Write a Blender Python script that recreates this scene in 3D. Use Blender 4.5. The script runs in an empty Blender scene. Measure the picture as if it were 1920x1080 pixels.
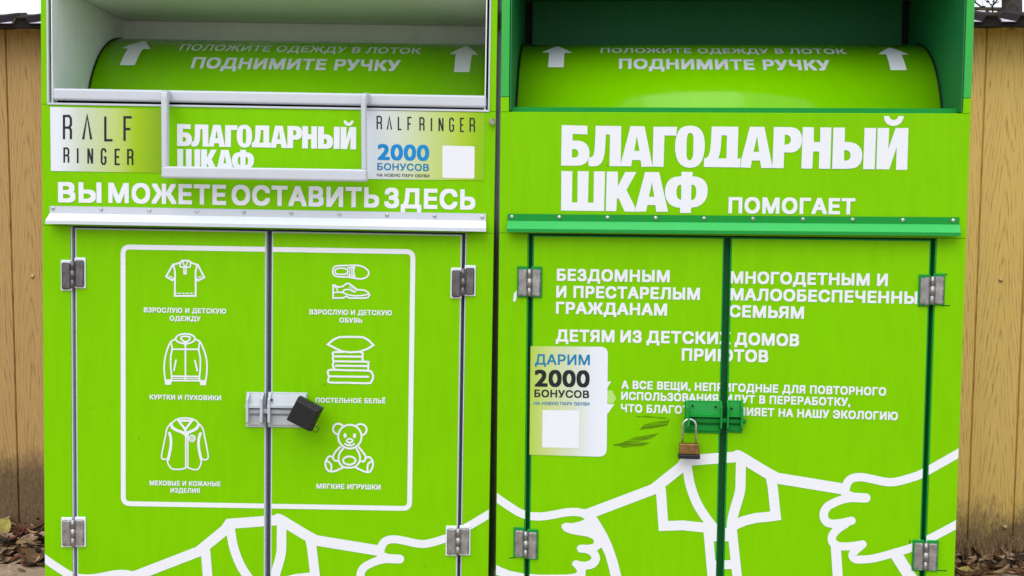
import bpy, bmesh, math, random
from mathutils import Vector, Matrix
from mathutils.geometry import tessellate_polygon, delaunay_2d_cdt

random.seed(7)
SC = bpy.context.scene
COL = SC.collection

# ------------------------------------------------------------------ camera
F_PX, PITCH, ROLL, CAM_H = 2100.0, 0.05955, 0.01158, 1.25
_c, _s = math.cos(ROLL), math.sin(ROLL)
FWD = Vector((0, math.cos(PITCH), -math.sin(PITCH)))
_up = Vector((0, math.sin(PITCH), math.cos(PITCH)))
RT = _c * Vector((1, 0, 0)) + _s * _up
UP = -_s * Vector((1, 0, 0)) + _c * _up
CAM = Vector((0, 0, CAM_H))
cam_data = bpy.data.cameras.new('camera')
cam_data.sensor_width = 36.0
cam_data.lens = F_PX / 1920.0 * 36.0
cam_data.clip_start, cam_data.clip_end = 0.05, 2000
cam = bpy.data.objects.new('camera', cam_data)
COL.objects.link(cam)
M = Matrix((RT, UP, -FWD)).transposed().to_4x4()
M.translation = CAM
cam.matrix_world = M
SC.camera = cam

# ------------------------------------------------------------------ world, sun, exposure
world = bpy.data.worlds.new('World')
SC.world = world
world.use_nodes = True
wn = world.node_tree
wn.nodes.clear()
sky = wn.nodes.new('ShaderNodeTexSky')
sky.sky_type = 'NISHITA'
sky.sun_disc = False
SUN_ELEV, SUN_AZ = math.radians(52), math.radians(200)
CLOUD = 11.2
sky.sun_elevation, sky.sun_rotation = SUN_ELEV, SUN_AZ
sky.air_density, sky.dust_density, sky.ozone_density = 1.0, 3.0, 1.0
bg = wn.nodes.new('ShaderNodeBackground')
bg.inputs['Strength'].default_value = 0.15
wo = wn.nodes.new('ShaderNodeOutputWorld')
# thin even cloud in front of the clear sky, a little brighter overhead
geo = wn.nodes.new('ShaderNodeTexCoord')
sep = wn.nodes.new('ShaderNodeSeparateXYZ')
wn.links.new(geo.outputs['Generated'], sep.inputs[0])
clr = wn.nodes.new('ShaderNodeValToRGB')
clr.color_ramp.elements[0].position, clr.color_ramp.elements[0].color = 0.0, (0.66, 0.70, 0.74, 1)
clr.color_ramp.elements[1].position, clr.color_ramp.elements[1].color = 0.9, (0.90, 0.94, 1.0, 1)
wn.links.new(sep.outputs[2], clr.inputs[0])
gain = wn.nodes.new('ShaderNodeVectorMath')
gain.operation = 'SCALE'
gain.inputs['Scale'].default_value = CLOUD
wn.links.new(clr.outputs[0], gain.inputs[0])
cm = wn.nodes.new('ShaderNodeMix')
cm.data_type = 'RGBA'
cm.inputs[0].default_value = 0.85
wn.links.new(sky.outputs[0], cm.inputs[6])
wn.links.new(gain.outputs[0], cm.inputs[7])
wn.links.new(cm.outputs[2], bg.inputs['Color'])
wn.links.new(bg.outputs[0], wo.inputs['Surface'])

sun_d = bpy.data.lights.new('sun', 'SUN')
sun_d.energy = 1.35
sun_d.angle = math.radians(50)
sun_d.color = (1.0, 0.985, 0.965)
sun = bpy.data.objects.new('sun', sun_d)
COL.objects.link(sun)
# direction towards the sun (Nishita: rotation measured from +Y, clockwise seen from above)
sd = Vector((math.sin(SUN_AZ) * math.cos(SUN_ELEV), math.cos(SUN_AZ) * math.cos(SUN_ELEV), math.sin(SUN_ELEV)))
sun.rotation_euler = (-sd).to_track_quat('-Z', 'Y').to_euler()

SC.view_settings.view_transform = 'Standard'
SC.view_settings.look = 'None'
SC.view_settings.gamma = 1
SC.view_settings.exposure = 0.0


# ------------------------------------------------------------------ materials
def mat(name, col, rough=0.5, spec=0.5, metal=0.0, coat=0.0):
    m = bpy.data.materials.new(name)
    m.use_nodes = True
    b = m.node_tree.nodes['Principled BSDF']
    b.inputs['Base Color'].default_value = (*col, 1)
    b.inputs['Roughness'].default_value = rough
    b.inputs['Specular IOR Level'].default_value = spec
    b.inputs['Metallic'].default_value = metal
    b.inputs['Coat Weight'].default_value = coat
    return m


def N(m, t, **kw):
    n = m.node_tree.nodes.new(t)
    for k, v in kw.items():
        setattr(n, k, v)
    return n


def L(m, a, b):
    m.node_tree.links.new(a, b)


def bsdf(m):
    return m.node_tree.nodes['Principled BSDF']


def mixc(m, fac, a, b, mode='MIX'):
    n = N(m, 'ShaderNodeMix', data_type='RGBA', blend_type=mode)
    for sock, v in ((n.inputs[0], fac), (n.inputs[6], a), (n.inputs[7], b)):
        if hasattr(v, 'is_output'):
            L(m, v, sock)
        elif isinstance(v, (int, float)):
            sock.default_value = v
        else:
            sock.default_value = (*v, 1)
    return n.outputs[2]


def math_n(m, op, a, b=None, c=None, clamp=False):
    n = N(m, 'ShaderNodeMath', operation=op)
    n.use_clamp = clamp
    for i, v in enumerate((a, b, c)):
        if v is None:
            continue
        if hasattr(v, 'is_output'):
            L(m, v, n.inputs[i])
        else:
            n.inputs[i].default_value = v
    return n.outputs[0]


def noise(m, vec, scale, detail=3.0, rough=0.55, dist=0.0):
    n = N(m, 'ShaderNodeTexNoise')
    n.inputs['Scale'].default_value = scale
    n.inputs['Detail'].default_value = detail
    n.inputs['Roughness'].default_value = rough
    n.inputs['Distortion'].default_value = dist
    if vec is not None:
        L(m, vec, n.inputs['Vector'])
    return n.outputs[0]


def mapping(m, vec, scale=(1, 1, 1), loc=(0, 0, 0)):
    n = N(m, 'ShaderNodeMapping')
    n.inputs['Scale'].default_value = scale
    n.inputs['Location'].default_value = loc
    L(m, vec, n.inputs['Vector'])
    return n.outputs[0]


def ramp(m, fac, stops):
    n = N(m, 'ShaderNodeValToRGB')
    cr = n.color_ramp
    while len(cr.elements) < len(stops):
        cr.elements.new(0.5)
    for e, (p, c) in zip(cr.elements, stops):
        e.position = p
        e.color = (*c, 1) if len(c) == 3 else c
    L(m, fac, n.inputs[0])
    return n.outputs[0]


def painted(name, col, rough=0.4, spec=0.35, speck=0.0, wear=0.06, bump=0.04, speck_col=(0.03, 0.035, 0.01)):
    """sheet metal with paint or film: faint tone drift, grime specks, slight waviness"""
    m = mat(name, col, rough, spec)
    tc = N(m, 'ShaderNodeTexCoord').outputs['Object']
    n1 = noise(m, tc, 2.3, 4)
    n2 = noise(m, mapping(m, tc, (14, 14, 2.5)), 3.0, 5)
    k = math_n(m, 'MULTIPLY_ADD', math_n(m, 'ADD', n1, n2), wear * 2, 1.0 - wear * 2)
    hsv = N(m, 'ShaderNodeHueSaturation')
    hsv.inputs['Color'].default_value = (*col, 1)
    L(m, k, hsv.inputs['Value'])
    c = hsv.outputs[0]
    if speck:
        v = N(m, 'ShaderNodeTexVoronoi')
        v.inputs['Scale'].default_value = 33
        L(m, tc, v.inputs['Vector'])
        r = N(m, 'ShaderNodeTexWhiteNoise', noise_dimensions='3D')
        L(m, v.outputs['Color'], r.inputs['Vector'])
        size = math_n(m, 'MULTIPLY', math_n(m, 'POWER', r.outputs['Value'], 6), 0.085)
        dot = math_n(m, 'LESS_THAN', v.outputs['Distance'], size)
        grime = math_n(m, 'MULTIPLY', dot, math_n(m, 'MULTIPLY_ADD', noise(m, tc, 60, 2), 0.9, 0.1))
        c = mixc(m, math_n(m, 'MULTIPLY', grime, speck), c, speck_col)
    L(m, c, bsdf(m).inputs['Base Color'])
    L(m, math_n(m, 'MULTIPLY_ADD', n2, 0.2, rough - 0.1), bsdf(m).inputs['Roughness'])
    bp = N(m, 'ShaderNodeBump')
    bp.inputs['Strength'].default_value = bump
    bp.inputs['Distance'].default_value = 0.02
    L(m, n1, bp.inputs['Height'])
    L(m, bp.outputs[0], bsdf(m).inputs['Normal'])
    return m


LIME = (0.202, 0.562, 0.0)
MT = {}
MT['lime'] = painted('lime_film', LIME, 0.38, 0.07, speck=0.8, wear=0.085)
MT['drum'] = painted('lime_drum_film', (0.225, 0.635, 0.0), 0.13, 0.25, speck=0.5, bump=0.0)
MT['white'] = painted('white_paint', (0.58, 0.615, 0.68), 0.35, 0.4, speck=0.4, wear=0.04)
MT['skylit_white'] = painted('skylit_white_paint', (0.74, 0.77, 0.81), 0.35, 0.4, speck=0.4, wear=0.04)  # drip strip white, lightened to paint in sky light on its slope
MT['lining'] = painted('grey_white_lining_paint', (0.85, 0.91, 0.91), 0.55, 0.3, speck=0.5, wear=0.08)
MT['green'] = painted('dark_green_paint', (0.007, 0.27, 0.036), 0.42, 0.22, speck=0.5, wear=0.08, speck_col=(0.01, 0.03, 0.01))
MT['skylit_green'] = painted('skylit_green_paint', (0.045, 0.46, 0.105), 0.4, 0.35, speck=0.4, wear=0.05, speck_col=(0.01, 0.03, 0.01))  # drip strip green, lightened to paint in sky light on its slope
MT['post'] = painted('leaf_green_paint', (0.03, 0.42, 0.055), 0.4, 0.4, wear=0.05)
MT['greenlining'] = painted('bottle_green_lining', (0.016, 0.20, 0.060), 0.5, 0.3, wear=0.12)  # the right lining's own dark green paint
MT['print'] = painted('white_print', (0.80, 0.82, 0.88), 0.4, 0.3, wear=0.02, speck=0.25)
MT['black'] = mat('black_print', (0.014, 0.016, 0.02), 0.45, 0.3)
MT['blue'] = mat('blue_print', (0.0, 0.24, 0.62), 0.45, 0.3)
MT['teal'] = mat('teal_blue_print', (0.0, 0.20, 0.45), 0.45, 0.3)
MT['palegreen'] = mat('pale_green_print', (0.42, 0.72, 0.16), 0.45, 0.3)
MT['dark'] = mat('dark_interior', (0.012, 0.013, 0.016), 0.7, 0.2)
MT['seamgrey'] = painted('slate_primer', (0.12, 0.15, 0.19), 0.5, 0.3)
MT['seamgreen'] = painted('deep_green_primer', (0.009, 0.15, 0.033), 0.5, 0.3)
MT['hasp'] = painted('brushed_grey_white_paint', (0.52, 0.555, 0.60), 0.4, 0.35, speck=0.6, wear=0.1)
MT['shade_scratch'] = mat('dark_shade_and_scratch', (0.012, 0.03, 0.008), 0.6, 0.3)  # painted shade at the drum ends, also the paint scratches


def metal(name, col, rough, metalness=0.9, sc=60):
    m = mat(name, col, rough, 0.5, metalness)
    tc = N(m, 'ShaderNodeTexCoord').outputs['Object']
    n = noise(m, tc, sc, 5, 0.65)
    c = ramp(m, n, [(0.3, tuple(x * 0.55 for x in col)), (0.75, tuple(min(1, x * 1.25) for x in col))])
    L(m, c, bsdf(m).inputs['Base Color'])
    L(m, math_n(m, 'MULTIPLY_ADD', n, 0.35, rough - 0.15), bsdf(m).inputs['Roughness'])
    bp = N(m, 'ShaderNodeBump')
    bp.inputs['Strength'].default_value = 0.25
    bp.inputs['Distance'].default_value = 0.002
    L(m, n, bp.inputs['Height'])
    L(m, bp.outputs[0], bsdf(m).inputs['Normal'])
    return m


MT['darksteel'] = metal('dark_hinge_steel', (0.19, 0.18, 0.19), 0.42, 0.7)  # darker steel tone for the upper hinges on the left container
MT['steel'] = metal('dull_hinge_steel', (0.46, 0.45, 0.45), 0.38, 0.8)
MT['bolt'] = metal('zinc_bolt', (0.62, 0.62, 0.62), 0.35)
MT['brass'] = metal('aged_brass', (0.34, 0.20, 0.075), 0.42, 0.85, 90)
MT['chrome'] = metal('worn_chrome', (0.75, 0.75, 0.75), 0.25, 1.0)
MT['gold'] = metal('bright_brass', (0.8, 0.6, 0.25), 0.3, 1.0)
MT['lockblack'] = painted('black_lock_paint', (0.008, 0.0075, 0.009), 0.36, 0.4, wear=0.1)
MT['bumper'] = mat('black_bumper', (0.012, 0.012, 0.02), 0.5, 0.4)


def gradient(name, stops):
    m = mat(name, (1, 1, 1), 0.35, 0.35)
    tc = N(m, 'ShaderNodeTexCoord').outputs['Generated']
    sx = N(m, 'ShaderNodeSeparateXYZ')
    L(m, tc, sx.inputs[0])
    f = math_n(m, 'MULTIPLY_ADD', math_n(m, 'SUBTRACT', noise(m, tc, 2.0, 2), 0.5), 0.06, sx.outputs[0])
    L(m, ramp(m, f, stops), bsdf(m).inputs['Base Color'])
    return m


WH = (0.78, 0.81, 0.90)
MT['grad_l'] = gradient('white_to_olive_print', [(0.0, WH), (0.06, WH), (0.28, (0.58, 0.66, 0.50)), (0.58, (0.50, 0.62, 0.16)), (0.74, (0.34, 0.54, 0.0)), (1.0, (0.20, 0.38, 0.0))])
MT['grad_r'] = gradient('white_to_lime_print', [(0.0, (0.70, 0.75, 0.86)), (0.2, (0.64, 0.70, 0.68)), (0.5, (0.56, 0.66, 0.30)), (0.78, (0.42, 0.60, 0.04)), (0.93, (0.30, 0.52, 0.0)), (1.0, (0.23, 0.52, 0.0))])
MT['grad_s'] = gradient('lime_to_white_print', [(0.0, (0.42, 0.60, 0.07)), (0.22, (0.55, 0.65, 0.24)), (0.55, (0.62, 0.70, 0.52)), (0.8, (0.74, 0.79, 0.86)), (1.0, (0.78, 0.82, 0.92))])


def scuff_mat():
    m = mat('dark_scuff', (0.06, 0.10, 0.008), 0.6, 0.1)
    tc = N(m, 'ShaderNodeTexCoord').outputs['Object']
    n = noise(m, mapping(m, tc, (9, 9, 230)), 1.6, 6, 0.75)
    f = ramp(m, n, [(0.34, (0, 0, 0)), (0.64, (1, 1, 1))])
    L(m, math_n(m, 'MULTIPLY', f, 0.72), bsdf(m).inputs['Alpha'])
    return m


MT['scuff'] = scuff_mat()


# ------------------------------------------------------------------ mesh helpers
def link(name, bm, mats, parent=None, smooth=False, recalc=True):
    if recalc:
        bmesh.ops.recalc_face_normals(bm, faces=bm.faces)
    me = bpy.data.meshes.new(name)
    bm.to_mesh(me)
    bm.free()
    if not isinstance(mats, (list, tuple)):
        mats = [mats]
    for m in mats:
        me.materials.append(m)
    if smooth:
        for p in me.polygons:
            p.use_smooth = True
    o = bpy.data.objects.new(name, me)
    COL.objects.link(o)
    if parent:
        o.parent = parent
    return o


def tag(o, label=None, cat=None, group=None, kind=None):
    for k, v in (('label', label), ('category', cat), ('group', group), ('kind', kind)):
        if v:
            o[k] = v
    return o


def empty(name, matrix, label, cat, group=None):
    o = bpy.data.objects.new(name, None)
    o.empty_display_size = 0.1
    COL.objects.link(o)
    o.matrix_world = matrix
    return tag(o, label, cat, group)


def box(bm, x0, x1, y0, y1, z0, z1, bev=0.0, mi=0, seg=1):
    vs = [bm.verts.new((x, y, z)) for x in (x0, x1) for y in (y0, y1) for z in (z0, z1)]
    fs = [bm.faces.new([vs[i] for i in q]) for q in ((0, 1, 3, 2), (4, 6, 7, 5), (0, 4, 5, 1), (2, 3, 7, 6), (0, 2, 6, 4), (1, 5, 7, 3))]
    for f in fs:
        f.material_index = mi
    if bev:
        es = list({e for f in fs for e in f.edges})
        r = bmesh.ops.bevel(bm, geom=es, offset=bev, segments=seg, profile=0.5, affect='EDGES')
        for f in r['faces']:
            f.material_index = mi
    return vs


def hexa(bm, pts, bev=0.0, mi=0, seg=1):
    """box from 8 points: front 4 (bl,br,tr,tl) then back 4"""
    vs = [bm.verts.new(p) for p in pts]
    fs = [bm.faces.new([vs[i] for i in q]) for q in ((0, 1, 2, 3), (7, 6, 5, 4), (0, 4, 5, 1), (1, 5, 6, 2), (2, 6, 7, 3), (3, 7, 4, 0))]
    for f in fs:
        f.material_index = mi
    if bev:
        es = list({e for f in fs for e in f.edges})
        r = bmesh.ops.bevel(bm, geom=es, offset=bev, segments=seg, profile=0.5, affect='EDGES')
        for f in r['faces']:
            f.material_index = mi


def prism(bm, prof, x0, x1, mi=0):
    """profile [(y,z)...] extruded along x"""
    a = [bm.verts.new((x0, y, z)) for y, z in prof]
    b = [bm.verts.new((x1, y, z)) for y, z in prof]
    n = len(prof)
    fs = [bm.faces.new([a[i], a[(i + 1) % n], b[(i + 1) % n], b[i]]) for i in range(n)]
    fs += [bm.faces.new(a[::-1]), bm.faces.new(b)]
    for f in fs:
        f.material_index = mi


def tube(bm, pts, r, seg=8, mi=0, cap=True, radii=None):
    pts = [Vector(p) for p in pts]
    rings = []
    prev = None
    for i, p in enumerate(pts):
        t = (pts[min(i + 1, len(pts) - 1)] - pts[max(i - 1, 0)]).normalized()
        if prev is None:
            a = t.orthogonal().normalized()
        else:
            a = (prev - t * prev.dot(t)).normalized()
        prev = a
        b = t.cross(a)
        rr = radii[i] if radii else r
        rings.append([bm.verts.new(p + rr * (math.cos(2 * math.pi * k / seg) * a + math.sin(2 * math.pi * k / seg) * b)) for k in range(seg)])
    for i in range(len(rings) - 1):
        for k in range(seg):
            f = bm.faces.new([rings[i][k], rings[i][(k + 1) % seg], rings[i + 1][(k + 1) % seg], rings[i + 1][k]])
            f.material_index = mi
            f.smooth = True
    if cap:
        for q in (rings[0][::-1], rings[-1]):
            f = bm.faces.new(q)
            f.material_index = mi


def dome(bm, c, r, h, seg=10, mi=0, axis=Vector((0, -1, 0))):
    """rivet head on the plane facing axis"""
    a = axis.orthogonal().normalized()
    b = axis.cross(a)
    c = Vector(c)
    last = None
    for (rr, hh) in ((1, 0), (1, 0.25), (0.8, 0.7), (0.4, 0.97)):
        ring = [bm.verts.new(c + r * rr * (math.cos(2 * math.pi * k / seg) * a + math.sin(2 * math.pi * k / seg) * b) + axis * h * hh) for k in range(seg)]
        if last:
            for k in range(seg):
                f = bm.faces.new([last[k], last[(k + 1) % seg], ring[(k + 1) % seg], ring[k]])
                f.material_index = mi
                f.smooth = True
        last = ring
    f = bm.faces.new(last)
    f.material_index = mi


# ------------------------------------------------------------------ measuring on real planes
def ray(px, py):
    return RT * ((px - 960) / F_PX) - UP * ((py - 540) / F_PX) + FWD


def at_y(px, py, y):
    d = ray(px, py)
    return CAM + d * ((y - CAM.y) / d.y)


def at_z(px, py, z):
    d = ray(px, py)
    return CAM + d * ((z - CAM.z) / d.z)


class Box:
    """one container: local x along its front, y into its depth, z up; origin at its foot on the front plane"""

    def __init__(self, x0, y0, psi, rho):
        self.M = Matrix.Translation((x0, y0, 0)) @ Matrix.Rotation(psi, 4, 'Z') @ Matrix.Rotation(rho, 4, 'Y')
        self.I = self.M.inverted()
        self.o = self.I @ CAM

    def d(self, px, py):
        return self.I.to_3x3() @ ray(px, py)

    def at(self, px, py, w=0.0):
        """point seen at this place of the photograph, w metres in front of the front plane"""
        d = self.d(px, py)
        t = (-w - self.o.y) / d.y
        q = self.o + d * t
        return q.x, q.z

    def u(self, px, py, w=0.0):
        return self.at(px, py, w)[0]

    def z(self, px, py, w=0.0):
        return self.at(px, py, w)[1]


# ------------------------------------------------------------------ flat print: polygons, strokes, lettering as (u, z) triangle soups
class Print:
    def __init__(self):
        self.v, self.f = [], []      # (u, z, lift)
        self.k = 0

    def _lift(self):
        self.k += 1
        return 0.00004 * (self.k % 12)

    def poly(self, outer, holes=()):
        l = self._lift()
        loops = [[Vector((p[0], p[1], 0)) for p in outer]] + [[Vector((p[0], p[1], 0)) for p in h] for h in holes]
        base = len(self.v)
        for lp in loops:
            for p in lp:
                self.v.append((p.x, p.y, l))
        for t in tessellate_polygon(loops):
            self.f.append(tuple(base + i for i in t))

    def stroke(self, pts, w, closed=False, smooth=False, round_ends=True):
        l = self._lift()
        P = [Vector((p[0], p[1])) for p in pts]
        if smooth:
            P = catmull(P, closed)
        P = [p for i, p in enumerate(P) if i == 0 or (p - P[i - 1]).length > 1e-6]
        n = len(P)
        Lp, Rp = [], []
        h = w / 2
        for i in range(n):
            a = P[i - 1] if (i > 0 or closed) else None
            b = P[(i + 1) % n] if (i < n - 1 or closed) else None
            d1 = (P[i] - a).normalized() if a is not None else None
            d2 = (b - P[i]).normalized() if b is not None else None
            d1 = d1 or d2
            d2 = d2 or d1
            n1, n2 = Vector((-d1.y, d1.x)), Vector((-d2.y, d2.x))
            m = n1 + n2
            if m.length < 0.3:
                m = n1
            m.normalize()
            k = h / max(0.45, m.dot(n1))
            Lp.append(P[i] + m * k)
            Rp.append(P[i] - m * k)
        base = len(self.v)
        for a, b in zip(Lp, Rp):
            self.v.append((a.x, a.y, l))
            self.v.append((b.x, b.y, l))
        for i in range(n if closed else n - 1):
            j = (i + 1) % n
            self.f.append((base + 2 * i, base + 2 * i + 1, base + 2 * j + 1, base + 2 * j))
        if round_ends and not closed:
            for c, d in ((P[0], P[0] - P[1]), (P[-1], P[-1] - P[-2])):
                d = d.normalized()
                nn = Vector((-d.y, d.x))
                b0 = len(self.v)
                K = 8
                for q in range(K + 1):
                    an = math.pi * q / K
                    p = c + h * (math.cos(an) * nn + math.sin(an) * d)
                    self.v.append((p.x, p.y, l))
                self.f.append(tuple(range(b0, b0 + K + 1)))

    def add_tris(self, verts, faces):
        l = self._lift()
        b = len(self.v)
        self.v += [(p[0], p[1], l) for p in verts]
        self.f += [tuple(b + i for i in f) for f in faces]


def catmull(P, closed=False, sub=6):
    out = []
    n = len(P)
    for i in range(n if closed else n - 1):
        if closed:
            p0, p1, p2, p3 = P[i - 1], P[i], P[(i + 1) % n], P[(i + 2) % n]
        else:
            p0, p1, p2, p3 = P[max(i - 1, 0)], P[i], P[i + 1], P[min(i + 2, n - 1)]
        for s in range(sub):
            t = s / sub
            out.append(0.5 * ((2 * p1) + (p2 - p0) * t + (2 * p0 - 5 * p1 + 4 * p2 - p3) * t * t + (3 * p1 - p0 - 3 * p2 + p3) * t ** 3))
    if not closed:
        out.append(P[-1])
    return out


_txt = {}


def glyph_mesh(text, bold):
    """lettering outline as triangles, normalised to width 1 and cap height 1 on its baseline"""
    key = (text, bold)
    if key in _txt:
        return _txt[key]
    cu = bpy.data.curves.new('t', 'FONT')
    cu.body = text
    cu.size = 1.0
    cu.resolution_u = 4
    cu.space_character = 1.0 + bold * 2.2
    o = bpy.data.objects.new('t', cu)
    COL.objects.link(o)
    dg = bpy.context.evaluated_depsgraph_get()
    oe = o.evaluated_get(dg)
    cc = oe.to_curve(dg)
    loops = []
    for sp in cc.splines:
        bp = sp.bezier_points
        pts = []
        for q in range(len(bp)):
            a, b = bp[q], bp[(q + 1) % len(bp)]
            p0, p1, p2, p3 = a.co.xy, a.handle_right.xy, b.handle_left.xy, b.co.xy
            dev = abs((p1 - p0).cross(p3 - p0)) + abs((p2 - p0).cross(p3 - p0))
            n = 1 if dev < 1e-6 else 6
            for k in range(n):
                t = k / n
                pts.append(p0 * (1 - t) ** 3 + p1 * 3 * t * (1 - t) ** 2 + p2 * 3 * t * t * (1 - t) + p3 * t ** 3)
        pts = [p for k, p in enumerate(pts) if (p - pts[k - 1]).length > 1e-6]
        if len(pts) > 2:
            loops.append(pts)
    oe.to_curve_clear()
    bpy.data.objects.remove(o)
    bpy.data.curves.remove(cu)
    # non-zero fill: triangulate all outlines together, keep what some outline winds round
    pv, pe = [], []
    for lp in loops:
        b0, n = len(pv), len(lp)
        pv += lp
        pe += [(b0 + k, b0 + (k + 1) % n) for k in range(n)]
    tv, _, tf = delaunay_2d_cdt(pv, pe, [], 0, 1e-6)[:3]
    V = [(p.x, p.y) for p in tv]
    bounds = [(min(p.x for p in lp), max(p.x for p in lp), lp) for lp in loops]
    Fc = []
    for t in tf:
        c = (tv[t[0]] + tv[t[1]] + tv[t[2]]) / 3
        wn_ = 0
        for xa, xb, lp in bounds:
            if not xa <= c.x <= xb:
                continue
            for k in range(len(lp)):
                a, b = lp[k - 1], lp[k]
                if (a.y > c.y) != (b.y > c.y) and c.x < (b.x - a.x) * (c.y - a.y) / (b.y - a.y) + a.x:
                    wn_ += 1 if b.y > a.y else -1
        if wn_:
            Fc.append(tuple(t))
    if bold > 0:
        # heavier weight: the same outline laid a few times, each shifted a hair
        sh = [(a * bold, b * bold) for a in (-1, 0, 1) for b in (-1, 0, 1)]
    else:
        sh = [(0, 0)]
    x0, x1 = min(p[0] for p in V) - bold, max(p[0] for p in V) + bold
    cap = 0.727 + 2 * bold
    out = [([((p[0] + dx - x0) / (x1 - x0), (p[1] + dy + bold) / cap) for p in V], Fc) for dx, dy in sh]
    _txt[key] = out
    return out


def text_on(pr, text, p0, p1, h, bold):
    """p0, p1: baseline ends (u, z); h: cap height"""
    a, b = Vector(p0), Vector(p1)
    e = b - a
    nn = Vector((-e.y, e.x)).normalized() * h
    for V, Fc in glyph_mesh(text, bold):
        pr.add_tris([a + e * x + nn * y for x, y in V], Fc)


def clip(bm, rect):
    u0, u1, z0, z1 = rect
    for co, no in (((u0, 0, 0), (-1, 0, 0)), ((u1, 0, 0), (1, 0, 0)), ((0, 0, z0), (0, 0, -1)), ((0, 0, z1), (0, 0, 1))):
        if not bm.verts:
            return
        bmesh.ops.bisect_plane(bm, geom=bm.verts[:] + bm.edges[:] + bm.faces[:], plane_co=co, plane_no=no, clear_outer=True)


def lay(pr, name, material, panels, lift=0.0008):
    """lay a print on every panel it crosses: panels = [(parent part, rect, front y)]"""
    out = []
    for parent, rect, y in panels:
        if rect and not any(rect[0] < p[0] < rect[1] and rect[2] < p[1] < rect[3] for p in pr.v) and not any(True for _ in ()):
            us, zs = [p[0] for p in pr.v], [p[1] for p in pr.v]
            if max(us) <= rect[0] or min(us) >= rect[1] or max(zs) <= rect[2] or min(zs) >= rect[3]:
                continue
        bm = bmesh.new()
        vs = [bm.verts.new((p[0], y - lift - p[2], p[1])) for p in pr.v]
        for f in pr.f:
            try:
                bm.faces.new([vs[i] for i in f])
            except ValueError:
                pass
        if rect:
            clip(bm, rect)
        if not bm.faces:
            bm.free()
            continue
        for f in bm.faces:
            f.normal_update()
            if f.normal.y > 0:
                f.normal_flip()
        out.append(link(name, bm, material, parent, recalc=False))
    return out


# ------------------------------------------------------------------ setting: ground, pavement, fence
FB = Box(0.0, 4.45, -0.075, 0.0)
def fence_y(x):
    return 4.45 - 0.075 * x

def ground_mat():
    m = mat('earth', (0.10, 0.07, 0.045), 0.95, 0.1)
    tc = N(m, 'ShaderNodeTexCoord').outputs['Object']
    n = noise(m, tc, 9, 8, 0.7)
    n2 = noise(m, tc, 70, 6, 0.7)
    c = ramp(m, n, [(0.3, (0.035, 0.022, 0.014)), (0.5, (0.10, 0.065, 0.04)), (0.72, (0.21, 0.15, 0.095))])
    c = mixc(m, 0.6, c, ramp(m, n2, [(0.35, (0.25, 0.22, 0.2)), (0.7, (1, 1, 1))]), 'MULTIPLY')
    L(m, c, bsdf(m).inputs['Base Color'])
    bp = N(m, 'ShaderNodeBump')
    bp.inputs['Strength'].default_value = 0.9
    bp.inputs['Distance'].default_value = 0.02
    L(m, n2, bp.inputs['Height'])
    L(m, bp.outputs[0], bsdf(m).inputs['Normal'])
    return m


def slab_mat():
    m = mat('weathered_concrete', (0.42, 0.33, 0.25), 0.9, 0.15)
    tc = N(m, 'ShaderNodeTexCoord').outputs['Object']
    n = noise(m, tc, 12, 7, 0.65)
    n2 = noise(m, mapping(m, tc, (20, 60, 20)), 3, 6, 0.7)
    c = ramp(m, n, [(0.3, (0.24, 0.16, 0.11)), (0.55, (0.42, 0.32, 0.24)), (0.8, (0.55, 0.45, 0.36))])
    c = mixc(m, 0.5, c, ramp(m, n2, [(0.35, (0.35, 0.3, 0.27)), (0.6, (1, 1, 1))]), 'MULTIPLY')
    L(m, c, bsdf(m).inputs['Base Color'])
    bp = N(m, 'ShaderNodeBump')
    bp.inputs['Strength'].default_value = 0.5
    bp.inputs['Distance'].default_value = 0.01
    L(m, n2, bp.inputs['Height'])
    L(m, bp.outputs[0], bsdf(m).inputs['Normal'])
    return m


bm = bmesh.new()
vs = [bm.verts.new(p) for p in ((-400, -400, -0.05), (400, -400, -0.05), (400, 400, -0.05), (-400, 400, -0.05))]
bm.faces.new(vs)
tag(link('ground', bm, ground_mat()), kind='structure')
bm = bmesh.new()
_pl, _pr = at_z(40, 1057, 0.0), at_z(1840, 1074, 0.0)
def pave_y(x):
    return _pl.y + (_pr.y - _pl.y) * (x - _pl.x) / (_pr.x - _pl.x)

hexa(bm, [(-6, -4, -0.048), (6, -4, -0.048), (6, -4, 0), (-6, -4, 0), (-6, pave_y(-6), -0.048), (6, pave_y(6), -0.048), (6, pave_y(6), 0), (-6, pave_y(-6), 0)], bev=0.006)
tag(link('pavement', bm, slab_mat()), kind='structure')

FENCE_Y = 4.45


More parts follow.
